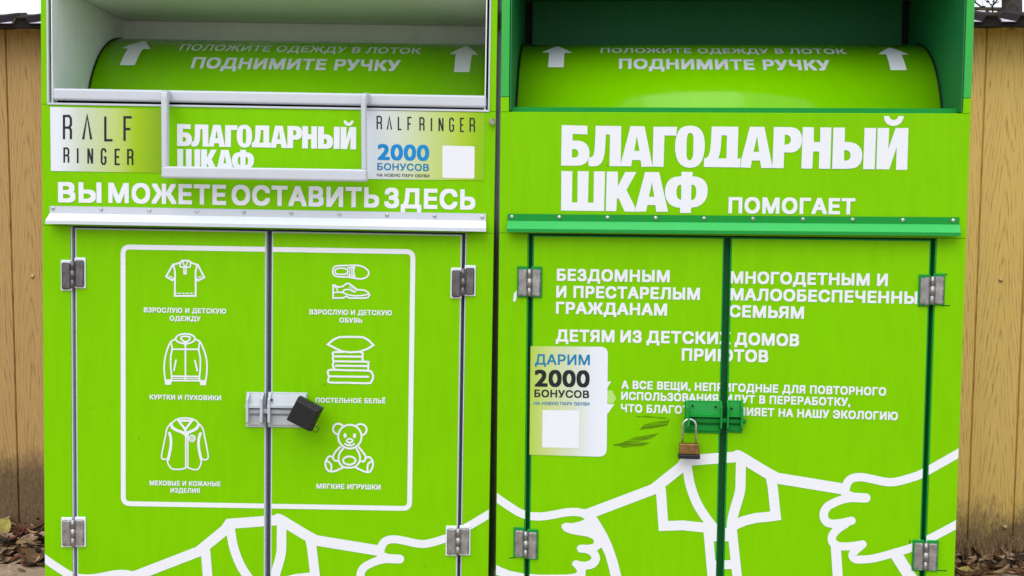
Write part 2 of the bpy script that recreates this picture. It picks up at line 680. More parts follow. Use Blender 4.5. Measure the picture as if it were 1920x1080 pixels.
def wood_mat(name, seed, base, pitch, splash=0.0):
    m = mat(name, base, 0.62, 0.25)
    tc = N(m, 'ShaderNodeTexCoord').outputs['Object']
    sx = N(m, 'ShaderNodeSeparateXYZ')
    L(m, tc, sx.inputs[0])
    X, Z = sx.outputs[0], sx.outputs[2]
    bx = math_n(m, 'DIVIDE', X, pitch)
    bid = math_n(m, 'FLOOR', bx)
    wnz = N(m, 'ShaderNodeTexWhiteNoise', noise_dimensions='1D')
    L(m, math_n(m, 'ADD', bid, seed), wnz.inputs['W'])
    rnd = wnz.outputs['Value']
    off = math_n(m, 'MULTIPLY_ADD', rnd, 0.3, -0.15)
    xl = math_n(m, 'ADD', math_n(m, 'MULTIPLY', math_n(m, 'SUBTRACT', math_n(m, 'FRACT', bx), 0.5), pitch), math_n(m, 'MULTIPLY', off, 0.08))
    wob = noise(m, mapping(m, tc, (14, 14, 1.6), (seed, 0, seed * 2)), 1.0, 3, 0.5)
    wob2 = noise(m, mapping(m, tc, (22, 22, 3), (seed, 0, seed)), 1.0, 4, 0.6)
    xw = math_n(m, 'ADD', xl, math_n(m, 'MULTIPLY', math_n(m, 'SUBTRACT', wob, 0.5), 0.06))
    t = math_n(m, 'MULTIPLY', math_n(m, 'SQRT', math_n(m, 'MULTIPLY_ADD', xw, xw, 0.00012)), 78)
    t = math_n(m, 'ADD', t, math_n(m, 'MULTIPLY', math_n(m, 'ADD', Z, math_n(m, 'MULTIPLY', rnd, 5)), 7.5))
    t = math_n(m, 'ADD', t, math_n(m, 'MULTIPLY', wob2, 0.8))
    s = math_n(m, 'SINE', math_n(m, 'MULTIPLY', t, 6.283))
    s = math_n(m, 'MULTIPLY_ADD', s, 0.5, 0.5)
    fine = noise(m, mapping(m, tc, (150, 150, 7)), 1.0, 6, 0.75)
    broad = noise(m, mapping(m, tc, (9, 9, 1.4), (seed, 1, 3)), 1.0, 4, 0.6)
    dk = tuple(x * k for x, k in zip(base, (0.56, 0.51, 0.45)))
    lt = tuple(min(1, x * k) for x, k in zip(base, (1.12, 1.10, 1.08)))
    g = math_n(m, 'MULTIPLY_ADD', math_n(m, 'POWER', s, 0.6), 0.44, math_n(m, 'MULTIPLY_ADD', math_n(m, 'SUBTRACT', fine, 0.5), 2.1, 0.32), clamp=True)
    c = ramp(m, g, [(0.18, dk), (0.45, base), (0.85, lt)])
    c = mixc(m, math_n(m, 'MULTIPLY', broad, 0.55), c, tuple(x * k for x, k in zip(base, (0.92, 0.80, 0.72))), 'MIX')
    # pores
    pores = noise(m, mapping(m, tc, (300, 300, 120)), 1.0, 2, 0.5)
    c = mixc(m, ramp(m, pores, [(0.68, (0, 0, 0)), (0.78, (0.55, 0.55, 0.55))]), c, tuple(x * 0.3 for x in base))
    # mud splashed up the foot of the boards
    sp = math_n(m, 'ADD', math_n(m, 'MULTIPLY', noise(m, mapping(m, tc, (8, 8, 5)), 1.0, 4, 0.6), 0.40), math_n(m, 'MULTIPLY', noise(m, mapping(m, tc, (90, 90, 45)), 1.0, 6, 0.75), 0.34))
    mud = math_n(m, 'SUBTRACT', sp, math_n(m, 'MULTIPLY_ADD', Z, 1.25, splash))
    mudf = ramp(m, mud, [(0.02, (0, 0, 0)), (0.20, (0.82, 0.82, 0.82))])
    grit = noise(m, mapping(m, tc, (160, 160, 70)), 1.0, 4, 0.7)
    mudc = ramp(m, grit, [(0.35, (0.035, 0.024, 0.016)), (0.62, (0.12, 0.08, 0.05)), (0.8, (0.26, 0.19, 0.12))])
    c = mixc(m, mudf, c, mudc)
    L(m, c, bsdf(m).inputs['Base Color'])
    bp = N(m, 'ShaderNodeBump')
    bp.inputs['Strength'].default_value = 0.25
    bp.inputs['Distance'].default_value = 0.002
    L(m, g, bp.inputs['Height'])
    L(m, bp.outputs[0], bsdf(m).inputs['Normal'])
    return m


def fence():
    root = empty('plank_fence', FB.M,
                 'tan wood-grain plank fence under a corrugated metal coping behind the two green containers', 'fence')
    top = FB.z(40, 47)
    # two sheets of boards, each leaning a touch
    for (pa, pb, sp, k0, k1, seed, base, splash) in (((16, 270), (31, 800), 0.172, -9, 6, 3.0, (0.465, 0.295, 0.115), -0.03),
                                        ((1843, 250), (1821.5, 800), 0.172, -9, 9, 11.0, (0.60, 0.415, 0.125), 0.10)):
        A, B = FB.at(*pa), FB.at(*pb)
        tilt = math.atan2(A[0] - B[0], A[1] - B[1])
        xb = B[0] - (A[0] - B[0]) / (A[1] - B[1]) * B[1]
        bm = bmesh.new()
        gw, gd = 0.0042, 0.009
        prof = []
        for k in range(k0, k1 + 1):
            x = k * sp
            prof += [(x - gw, 0.0), (x - gw * 0.35, gd), (x + gw * 0.35, gd), (x + gw, 0.0), (x + sp * 0.35, -0.0035), (x + sp * 0.65, -0.0035)]
        zt = top + 0.01
        a = [bm.verts.new((x, y, -0.04)) for x, y in prof]
        b = [bm.verts.new((x, y, zt)) for x, y in prof]
        for i in range(len(prof) - 1):
            bm.faces.new([a[i], a[i + 1], b[i + 1], b[i]])
        bk = [bm.verts.new((prof[j][0], 0.03, z)) for j, z in ((0, -0.04), (-1, -0.04), (-1, zt), (0, zt))]
        bm.faces.new(bk)
        bm.faces.new([b[0]] + [v for v in b[1:]] + [bk[2], bk[3]])
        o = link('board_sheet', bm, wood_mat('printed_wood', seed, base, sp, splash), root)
        o.location = (xb, 0, 0)
        o.rotation_euler = (0, tilt, 0)
    # posts at the back carry the sheets
    for x in (-2.2, -0.1, 2.0):
        bm = bmesh.new()
        box(bm, x - 0.03, x + 0.03, 0.045, 0.105, -0.05, top - 0.02, bev=0.004)
        link('post', bm, MT['steel'], root)
    # cap-headed screws
    for px, py in ((62, 518), (49, 62), (1876, 525), (1884, 988), (1896, 56)):
        pu, pz = FB.at(px, py)
        bm = bmesh.new()
        dome(bm, (pu, -0.003, pz), 0.0095, 0.008, seg=8)
        link('screw', bm, MT['screw'], root, smooth=False)
    # corrugated coping sheet rising towards the back
    m = metal('sky_pale_coping', (0.72, 0.68, 0.78), 0.4, 0.2, 30)  # pale tone paints in the sky reflected by the valleys
    bm = bmesh.new()
    per, rib, hgt = 0.1235, 0.041, 0.025
    z0 = FB.z(40, 43.5, 0.15)
    xr = FB.u(37.5, 40, 0.15)      # centre of the rib at the left
    prof = []
    for k in range(-8, 42):
        x = xr + k * per
        prof += [(x - rib * 0.5 - 0.0155, 0), (x - rib * 0.5, hgt), (x + rib * 0.5, hgt), (x + rib * 0.5 + 0.0155, 0)]
    ys, rise = (-0.15, 0.10), 0.062
    th = 0.0035
    rows = []
    for yy, dz in ((ys[0], 0), (ys[1], rise)):
        for off in (0, -th):
            rows.append([bm.verts.new((x, yy, z0 + z + dz + off)) for x, z in prof])
    ft, fb, bt, bb = rows
    for i in range(len(prof) - 1):
        fc = bm.faces.new([ft[i], ft[i + 1], bt[i + 1], bt[i]])
        fc.material_index = 0 if i % 4 == 3 else 1  # valleys take the painted sky reflection, ribs stay dark
        bm.faces.new([fb[i + 1], fb[i], bb[i], bb[i + 1]])
        f = bm.faces.new([fb[i], fb[i + 1], ft[i + 1], ft[i]])
        f.material_index = 1
        bm.faces.new([bb[i + 1], bb[i], bt[i], bt[i + 1]])
    for k in range(0, len(prof) - 3, 4):
        q = [bm.verts.new((prof[k + n][0], ys[0] + 0.012, z0 + prof[k + n][1] - th)) for n in range(4)]  # dark closers paint the shade inside the rib openings
        f = bm.faces.new(q)
        f.material_index = 1
    box(bm, prof[0][0], prof[-1][0], ys[0] + 0.011, ys[0] + 0.026, z0 - 0.016, z0 - th - 0.0005, mi=1)  # dark strip standing in for shade below the eave
    link('coping_sheet', bm, [m, MT['ribdark']], root)
    bm = bmesh.new()
    box(bm, -2.6, 2.6, -0.004, 0.1, top - 0.018, top + 0.012, bev=0.003)  # rail coloured dark to stand in for the shadow under the coping
    box(bm, -2.6, 2.6, 0.035, 0.10, top + 0.014, top + 0.05, bev=0.003)
    link('eave_shade_rail', bm, MT['eaveshade'], root)
    return root


MT['screw'] = metal('tan_screw_cap', (0.55, 0.40, 0.2), 0.4, 0.5)
MT['ribdark'] = mat('dark_rib_and_shade', (0.022, 0.017, 0.018), 0.85, 0.08)  # dark ribs, and the shade painted beneath them
MT['eaveshade'] = mat('eave_shade_brown', (0.045, 0.036, 0.022), 0.8, 0.2)
fence()

# ------------------------------------------------------------------ containers
LB = Box(-0.65685, 2.97132, -0.01048, 0.00597)
RB = Box(0.56316, 2.9149, -0.07739, -0.00027)
W2 = 0.6
TOP = 2.02
DEPTH = 0.95


def slab_front(bm, rect, y0, y1, mi_front, mi_edge, rim=0.0028, bev=0.0016):
    """door or panel: painted slab with a film laid on its front, short of the edges"""
    u0, u1, z0, z1 = rect
    box(bm, u0, u1, y0, y1, z0, z1, bev=bev, mi=mi_edge)
    e = 0.0005
    v = [bm.verts.new((u, y0 - e, z)) for u, z in ((u0 + rim, z0 + rim), (u1 - rim, z0 + rim), (u1 - rim, z1 - rim), (u0 + rim, z1 - rim))]
    f = bm.faces.new(v)
    f.material_index = mi_front


FILM = 0.0005


def container(B, root, c):
    """c: measured places of this container; returns the parts prints are laid on"""
    paint, lining = c['paint'], c['lining']
    lime = MT['lime']
    zd, zo = c['door_top'], c['open_bottom']
    (sl, d0, d1, d2, d3, sr) = c['gaps']        # stile edge, door edges, stile edge
    ol, orr = c['open']                         # opening sides
    zs = c['post_split']                        # film ends here on the posts
    # ---- body shell
    bm = bmesh.new()
    th = 0.03
    mats = [lime, paint, c['post'], MT['dark'], c['seam']]
    # stiles beside the doors, lower rail, posts beside the opening, head beam
    for (a, b) in ((-W2, sl), (sr, W2)):
        sw = c['rim'] * 0.9
        a1, b1 = (a, b - sw) if a == -W2 else (a + sw, b)
        slab_front(bm, (a1, b1, 0.04, zd), 0, th, 0, 0, rim=0.001)
        # bare painted fold along the door
        xa, xb = (b1, b) if a == -W2 else (a, a1)
        box(bm, xa + 0.0002, xb, 0.0002, th, 0.1205, zd - 0.001, bev=0.0008, mi=1)
    slab_front(bm, (sl, sr, 0.04, 0.12), 0.0, th, 0, 0)
    for (a, b) in ((-W2, ol), (orr, W2)):
        if zs is None:
            slab_front(bm, (a, b, zo, TOP), 0, th, 0, 0, rim=0.001)
        else:
            slab_front(bm, (a, b, zo, zs), 0, th, 0, 0, rim=0.0008)
            box(bm, a, b, 0.0, th, zs + 0.0005, TOP, bev=0.0016, mi=2)
    slab_front(bm, (ol, orr, c['ceil'] + 0.012, TOP), 0, th, 0, 1)
    # sides, back, roof, floor
    box(bm, -W2 + 0.001, -W2 + 0.016, th + 0.001, DEPTH - 0.016, 0.04, TOP - 0.001, bev=0.001, mi=0)
    box(bm, W2 - 0.016, W2 - 0.001, th + 0.001, DEPTH - 0.016, 0.04, TOP - 0.001, bev=0.001, mi=0)
    box(bm, -W2 + 0.001, W2 - 0.001, DEPTH - 0.015, DEPTH, 0.04, TOP - 0.001, bev=0.001, mi=1)
    box(bm, -W2 - 0.01, W2 + 0.01, -0.01, DEPTH + 0.01, TOP + 0.001, TOP + 0.022, bev=0.003, mi=1)
    box(bm, -W2 + 0.017, W2 - 0.017, th + 0.002, DEPTH - 0.016, 0.041, 0.06, mi=3)
    # dark inside seen through the door gaps
    box(bm, -W2 + 0.02, W2 - 0.02, 0.0305, 0.034, 0.062, zd + 0.03, mi=4)
    for ga, gb in ((sl, d0), (d1, d2), (d3, sr)):
        box(bm, ga - 0.003, gb + 0.003, 0.0285, 0.03, 0.13, zd - 0.01, mi=4)
    for x in (-0.5, 0.5):
        for y in (0.08, DEPTH - 0.14):
            box(bm, x - 0.04, x + 0.04, y, y + 0.06, 0.0, 0.0395, mi=3)
    link('body', bm, mats, root)
    # ---- fascia between opening and doors
    bm = bmesh.new()
    slab_front(bm, (-W2, W2, zd, zo), 0, th, 0, 0, rim=0.0012)
    fascia = link('fascia_panel', bm, [lime, paint], root)
    # ---- doors
    doors = []
    for a, b in ((d0, d1), (d2, d3)):
        bm = bmesh.new()
        slab_front(bm, (a, b, 0.124, zd - c['top_gap']), 0, 0.028, 0, 1, rim=c['rim'])
        doors.append(link('door', bm, [lime, paint], root))
    # ---- lining of the opening
    bm = bmesh.new()
    g, t = c['slot'], 0.003
    y1 = c['depth']
    zb, zc = zo - 0.10, c['ceil']
    box(bm, ol + g, ol + g + t, 0.0005, y1, zo + 0.004, zc, bev=0.0008)
    box(bm, orr - g - t, orr - g, 0.0005, y1, zo + 0.004, zc, bev=0.0008)
    box(bm, ol + g, orr - g, y1 + 0.001, y1 + 0.004, zb, zc)
    box(bm, ol + g + 0.0005, orr - g - 0.0005, 0.032, y1, zc + 0.001, zc + 0.004)
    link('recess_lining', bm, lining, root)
    bm = bmesh.new()
    if c['corner']:
        box(bm, ol + g + t, ol + g + t + 0.022, y1 - 0.002, y1 + 0.0008, zo + 0.1, zc - 0.002)
        box(bm, orr - g - t - 0.020, orr - g - t, y1 - 0.002, y1 + 0.0008, zo + 0.1, zc - 0.002)
    else:
        box(bm, ol + g + 0.006, orr - g - 0.006, 0.024, 0.028, zo - 0.03, zo + 0.013)  # dark strip added behind the rail to paint its shade
    box(bm, ol - 0.004, ol + g - 0.0005, 0.02, y1, zo - 0.02, zc + 0.003)
    box(bm, orr - g + 0.0005, orr + 0.004, 0.02, y1, zo - 0.02, zc + 0.003)
    box(bm, ol - 0.004, orr + 0.004, th + 0.002, y1, zb - 0.01, zb - 0.004)
    link('recess_shadow_gap', bm, MT['dark'], root)
    return fascia, doors


def drum(B, root, c):
    yc, zc, r = c['drum']
    u0, u1 = c['drum_u']
    bm = bmesh.new()
    a0, a1, n = math.radians(-48), math.radians(97), 40
    for (ua, ub, rr, mi) in ((u0, u1, r, 0), (u0 - 0.004, u0 - 0.0005, r + 0.0025, 1), (u1 + 0.0005, u1 + 0.004, r + 0.0025, 1)):  # dark end rings stand in for the shaded gap beside the drum
        pa, pb = [], []
        for i in range(n + 1):
            a = a0 + (a1 - a0) * i / n
            y, z = yc - rr * math.cos(a), zc + rr * math.sin(a)
            pa.append(bm.verts.new((ua, y, z)))
            pb.append(bm.verts.new((ub, y, z)))
        for i in range(n):
            f = bm.faces.new([pa[i], pb[i], pb[i + 1], pa[i + 1]])
            f.material_index = mi
            f.smooth = True
        ca = bm.verts.new((ua, yc, zc))
        cb = bm.verts.new((ub, yc, zc))
        for i in range(n):
            for f in (bm.faces.new([pa[i], pa[i + 1], ca]), bm.faces.new([pb[i + 1], pb[i], cb])):
                f.material_index = 1 if mi else 0
    d = link('drum', bm, [MT['drum'], MT['shade_scratch']], root)

    def hit(px, py):
        """where a ray of the photograph meets the drum: (u, arc length)"""
        D = B.d(px, py)
        o = B.o
        oy, oz = o.y - yc, o.z - zc
        A = D.y ** 2 + D.z ** 2
        Bq = 2 * (oy * D.y + oz * D.z)
        C = oy * oy + oz * oz - r * r
        disc = Bq * Bq - 4 * A * C
        disc = max(disc, 0)
        t = (-Bq - math.sqrt(disc)) / (2 * A)
        y, z = oy + D.y * t, oz + D.z * t
        return (o.x + D.x * t, r * math.atan2(z, -y))

    def wrap(pr, name, m):
        bm = bmesh.new()
        vs = []
        for p in pr.v:
            rr = r + 0.0009 + p[2]
            a = p[1] / r
            vs.append(bm.verts.new((p[0], yc - rr * math.cos(a), zc + rr * math.sin(a))))
        for f in pr.f:
            try:
                q = bm.faces.new([vs[i] for i in f])
            except ValueError:
                continue
        return link(name, bm, m, d, recalc=True)
    return d, hit, wrap


def subdivide_print(pr, step):
    """cut long triangles so that a print can bend round the drum"""
    bm = bmesh.new()
    vs = [bm.verts.new((p[0], p[2], p[1])) for p in pr.v]
    for f in pr.f:
        try:
            bm.faces.new([vs[i] for i in f])
        except ValueError:
            pass
    zs = [p[1] for p in pr.v]
    z = min(zs) + step
    while z < max(zs):
        bmesh.ops.bisect_plane(bm, geom=bm.verts[:] + bm.edges[:] + bm.faces[:], plane_co=(0, 0, z), plane_no=(0, 0, 1))
        z += step
    bm.verts.index_update()
    q = Print()
    q.v = [(v.co.x, v.co.z, v.co.y) for v in bm.verts]
    q.f = [tuple(v.index for v in f.verts) for f in bm.faces]
    bm.free()
    return q


def drum_prints(hit, wrap, texts, arrows):
    for txt, x0, y0, x1, y1, xt, yt, bold in texts:
        pr = Print()
        p0, p1 = hit(x0, y0), hit(x1, y1)
        h = hit(xt, yt)[1] - hit(xt, y0 + (y1 - y0) * (xt - x0) / (x1 - x0))[1]
        text_on(pr, txt, p0, p1, h, bold)
        wrap(subdivide_print(pr, 0.008), 'lettering', MT['print'])
    for pts in arrows:
        pr = Print()
        pr.poly([hit(*p) for p in pts])
        wrap(subdivide_print(pr, 0.008), 'arrow_mark', MT['print'])


def hood(B, root, c):
    """drip strip screwed over the doors"""
    u0, z1 = B.at(*c['tl'])
    u1, z1b = B.at(*c['tr'])
    zt = (z1 + z1b) / 2
    dz = (z1b - z1) / 2
    zk = zt - (c['plate_px']) * 0.00142
    w = c['out']
    zb = B.z((c['bl'][0] + c['br'][0]) / 2, (c['bl'][1] + c['br'][1]) / 2, w)
    lip = 0.009
    bm = bmesh.new()
    prof = [(-0.002, zt), (-0.0045, zt), (-0.0045, zk), (-w, zb + lip), (-w - 0.001, zb), (-w + 0.0015, zb), (-w + 0.002, zb + lip - 0.002), (-0.002, zk - 0.003)]
    ue0 = B.u(c['bl'][0], c['bl'][1], w)
    ue1 = B.u(c['br'][0], c['br'][1], w)

    def X(y, side):
        t = min(1, max(0, (-y - 0.0045) / (w - 0.0045)))
        return (u0 * (1 - t) + ue0 * t) if side == 0 else (u1 * (1 - t) + ue1 * t)
    a = [bm.verts.new((X(y, 0), y, z - dz)) for y, z in prof]
    b = [bm.verts.new((X(y, 1), y, z + dz)) for y, z in prof]
    n = len(prof)
    for i in range(n):
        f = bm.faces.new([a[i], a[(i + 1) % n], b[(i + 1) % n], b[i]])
        f.material_index = 1 if i in (2,) else 0  # sloping face takes the paint with sky light put into it
    bm.faces.new(a[::-1])
    bm.faces.new(b)
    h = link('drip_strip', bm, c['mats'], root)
    for x in c['rivets']:
        f = (x - c['rivets'][0]) / (c['rivets'][-1] - c['rivets'][0])
        y = c['ry'][0] + f * (c['ry'][1] - c['ry'][0])
        u, z = B.at(x, y)
        bm = bmesh.new()
        dome(bm, (u, -0.0046, z), 0.0055, 0.0035, seg=10)
        link('rivet', bm, MT['bolt'], h)


def hinge(B, root, px, py, back, style, slip=0.0, steel=None):
    steel = steel or MT['steel']
    u, z = B.at(px, py)
    h = bpy.data.objects.new('hinge', None)
    h.empty_display_size = 0.03
    COL.objects.link(h)
    h.parent = root
    h.location = (u, 0, z)
    # seal paint round the plates
    bm = bmesh.new()
    for s, dz in ((-1, -slip), (1, slip)):
        x0, x1 = (0.0332 * s, 0.0035 * s)
        box(bm, min(x0, x1) , max(x0, x1), -0.0045, -0.0012, -0.0395 + dz, 0.0425 + dz, bev=0.0012)
    link('backing_plate', bm, back, h)
    for s, dz in ((-1, -slip), (1, slip)):
        bm = bmesh.new()
        x0, x1 = sorted((0.0295 * s, 0.0062 * s))
        box(bm, x0, x1, -0.0085, -0.0048, -0.0355 + dz, 0.0355 + dz, bev=0.003, seg=1)
        link('leaf', bm, steel, h)
    bm = bmesh.new()
    k = [(-0.036, -0.013), (-0.0125, 0.0115), (0.012, 0.036)]
    for i, (a, b) in enumerate(k):
        tube(bm, [(0, -0.0085, a + slip * 0.3), (0, -0.0085, b + slip * 0.3)], 0.0058 if i % 2 else 0.0052, seg=10)
    link('knuckle', bm, steel, h)
    return h


PANEL_L, PANEL_R = [], []
GROUP = 'clothing donation containers side by side'
rootL = empty('clothing_container', LB.M,
              'lime green donation container with white handle frame and white clothing icons on its doors', 'donation container', GROUP)
rootR = empty('clothing_container', RB.M,
              'lime green donation container with green drip strip and big handshake drawing on its doors', 'donation container', GROUP)

cL = dict(corner=False, seam=MT['seamgrey'], rim=0.0036, paint=MT['white'], lining=MT['lining'], post=MT['lime'], post_split=None,
          door_top=LB.z(500, 430), open_bottom=(LB.z(95, 195) + LB.z(912, 209.5)) / 2,
          gaps=(LB.u(135.8, 640), LB.u(141.6, 640), LB.u(499.0, 640), LB.u(508.6, 640), LB.u(863.6, 640), LB.u(869.6, 640)),
          open=(LB.u(91.5, 100), LB.u(916.5, 100)), slot=0.0062, depth=0.53, ceil=LB.z(500, 43, -0.53), top_gap=0.005)
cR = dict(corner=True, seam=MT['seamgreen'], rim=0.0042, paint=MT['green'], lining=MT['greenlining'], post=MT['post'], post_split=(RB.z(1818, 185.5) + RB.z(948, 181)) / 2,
          door_top=RB.z(1370, 442), open_bottom=(RB.z(960, 209.5) + RB.z(1803, 213)) / 2,
          gaps=(RB.u(989.8, 640), RB.u(996.4, 640), RB.u(1354.0, 640), RB.u(1365.6, 640), RB.u(1740.0, 640), RB.u(1747.6, 640)),
          open=(RB.u(955.5, 100), RB.u(1809.5, 100)), slot=0.002, depth=0.52, ceil=RB.z(1370, 1.0, -0.52), top_gap=0.004)


cL['drum'], cR['drum'] = (0.52, 1.486, 0.306), (0.45, 1.466, 0.311)
for c in (cL, cR):
    e = c['slot'] + 0.003 + 0.0062
    c['drum_u'] = (c['open'][0] + e, c['open'][1] - e)

fasciaL, doorsL = container(LB, rootL, cL)
fasciaR, doorsR = container(RB, rootR, cR)
drumL, hitL, wrapL = drum(LB, rootL, cL)
drumR, hitR, wrapR = drum(RB, rootR, cR)


def panels_of(c, fascia, doors, root):
    (sl, d0, d1, d2, d3, sr) = c['gaps']
    zd, zo, g = c['door_top'], c['open_bottom'], c['top_gap']
    e = 0.003
    body = [o for o in root.children if o.name.startswith('body')][0]
    y = -FILM
    P = dict(
        fascia=(fascia, (-W2 + 0.001, W2 - 0.001, zd + 0.001, zo - 0.001), y),
        d0=(doors[0], (d0 + e, d1 - e, 0.127, zd - g - e), y),
        d1=(doors[1], (d2 + e, d3 - e, 0.127, zd - g - e), y),
        s0=(body, (-W2 + 0.0015, sl - 0.0022, 0.045, zd - 0.001), y),
        s1=(body, (sr + 0.0022, W2 - 0.0015, 0.045, zd - 0.001), y))
    return P


PL = panels_of(cL, fasciaL, doorsL, rootL)
PR = panels_of(cR, fasciaR, doorsR, rootR)

hood(LB, rootL, dict(tl=(94.5, 386), tr=(911.5, 400.5), bl=(85, 419.5), br=(911.5, 434.5), plate_px=13.5, out=0.034, mats=[MT['white'], MT['skylit_white']],
                     rivets=[101, 191, 281, 370, 458, 547, 637, 726, 815, 904], ry=(390.5, 407)))
hood(RB, rootR, dict(tl=(952, 401), tr=(1798, 407.5), bl=(950, 435), br=(1801.5, 443), plate_px=13.0, out=0.03, mats=[MT['green'], MT['skylit_green']],
                     rivets=[960, 1049, 1139, 1229, 1320, 1411, 1505, 1598, 1692, 1786], ry=(406.5, 413.5)))

for (x, y), s in (((138.5, 515), -0.0035), ((868.5, 529.5), 0.0035), ((139, 998), -0.001), ((859, 1014), 0.001)):
    hinge(LB, rootL, x, y, MT['print'], 0, s * -1 if x < 500 else s, MT['darksteel'] if y < 700 else MT['steel'])
for (x, y), s in (((993, 529.5), 0.0), ((1746, 544.5), 0.0015), ((986, 1019), -0.002), ((1734, 1042), 0.0)):
    hinge(RB, rootR, x, y, MT['green'], 1, s)

# ---- left: white lip round the opening, rail, hanging handle frame
bm = bmesh.new()
ol, orr, zo = cL['open'][0], cL['open'][1], cL['open_bottom']
box(bm, ol - 0.0045, ol, -0.0035, 0.012, zo + 0.0045, TOP - 0.1, bev=0.0008)
box(bm, orr, orr + 0.0045, -0.0035, 0.012, zo + 0.0045, TOP - 0.1, bev=0.0008)
box(bm, ol - 0.0045, orr + 0.0045, -0.0035, 0.02, zo - 0.0015, zo + 0.004, bev=0.0008)
link('opening_trim', bm, MT['white'], rootL)
bm = bmesh.new()
za, zb_ = LB.at(97.5, 165, 0.004), LB.at(912.5, 179, 0.004)
zc_, zd_ = LB.at(97.5, 187, 0.004), LB.at(912.5, 202, 0.004)
hexa(bm, [(zc_[0] + 0.001, -0.004, zc_[1]), (zd_[0] - 0.001, -0.004, zd_[1]), (zb_[0] - 0.001, -0.004, zb_[1]), (za[0] + 0.001, -0.004, za[1]),
          (zc_[0] + 0.001, 0.016, zc_[1]), (zd_[0] - 0.001, 0.016, zd_[1]), (zb_[0] - 0.001, 0.016, zb_[1]), (za[0] + 0.001, 0.016, za[1])], bev=0.006, seg=4)
link('drum_rail', bm, MT['white'], rootL)
HW = 0.062
fr = bpy.data.objects.new('handle_frame', None)
fr.empty_display_size = 0.05
COL.objects.link(fr)
fr.parent = rootL


def bar(name, q, w0, w1, bev=0.0055):
    """bar whose front face shows as the given four places (bl, br, tr, tl), w1 nearest"""
    f = [LB.at(x, y, w1) for x, y in q]
    bm = bmesh.new()
    hexa(bm, [(u, -w1, z) for u, z in f] + [(u, -w0, z) for u, z in f], bev=bev, seg=4)
    return link(name, bm, MT['white'], fr)


bar('side_bar', [(302, 315), (313.0, 316), (313.5, 176), (301, 176)], HW - 0.022, HW)
bar('side_bar', [(677.5, 320), (687.0, 320), (686.0, 180), (676.0, 180)], HW - 0.022, HW)
bar('bottom_bar', [(301.5, 333.5), (687.5, 340.5), (687.3, 317.5), (302, 311.5)], HW - 0.03, HW + 0.001)
for (xa, xb, yt, yb, rr) in ((301, 316.5, 167, 194, 0), (676.5, 689.5, 171.5, 198, 0)):
    a, b = LB.at(xa, yt, HW), LB.at(xb - 2.5, yb, HW)
    c0, c1 = LB.at(xa + 3, yt + 5, 0.0), LB.at(xb + 5, yb - 4, 0.0)
    bm = bmesh.new()
    hexa(bm, [(a[0], -HW + 0.001, b[1]), (b[0], -HW + 0.001, b[1]), (b[0], -HW + 0.001, a[1] - 0.006), (a[0], -HW + 0.001, a[1] - 0.006),
              (c0[0], -0.0045, c1[1]), (c1[0], -0.0045, c1[1]), (c1[0], -0.0045, c0[1] + 0.003), (c0[0], -0.0045, c0[1] + 0.003)], bev=0.005, seg=3)
    link('bracket', bm, MT['white'], fr)

# ---- left: loose-headed bolt at the right post
bm = bmesh.new()
u, z = LB.at(922.5, 227)
tube(bm, [(u, -0.0006, z), (u + 0.001, -0.012, z - 0.003)], 0.0085, seg=6)
tube(bm, [(u + 0.001, -0.012, z - 0.003), (u + 0.002, -0.02, z - 0.006)], 0.0045, seg=8)
link('bolt', bm, MT['bolt'], rootL)

# ---- right: sill of the opening
bm = bmesh.new()
a, b = RB.at(960, 199.5, -0.03), RB.at(1800, 204, -0.03)
zs_ = (a[1] + b[1]) / 2
box(bm, cR['open'][0] + 0.003, cR['open'][1] - 0.003, 0.0325, 0.036, cR['open_bottom'] - 0.012, zs_, bev=0.0008)
box(bm, cR['open'][0] + 0.003, cR['open'][1] - 0.003, 0.0365, 0.30, zs_ - 0.004, zs_ - 0.001, bev=0.0008)
link('sill', bm, MT['green'], rootR)


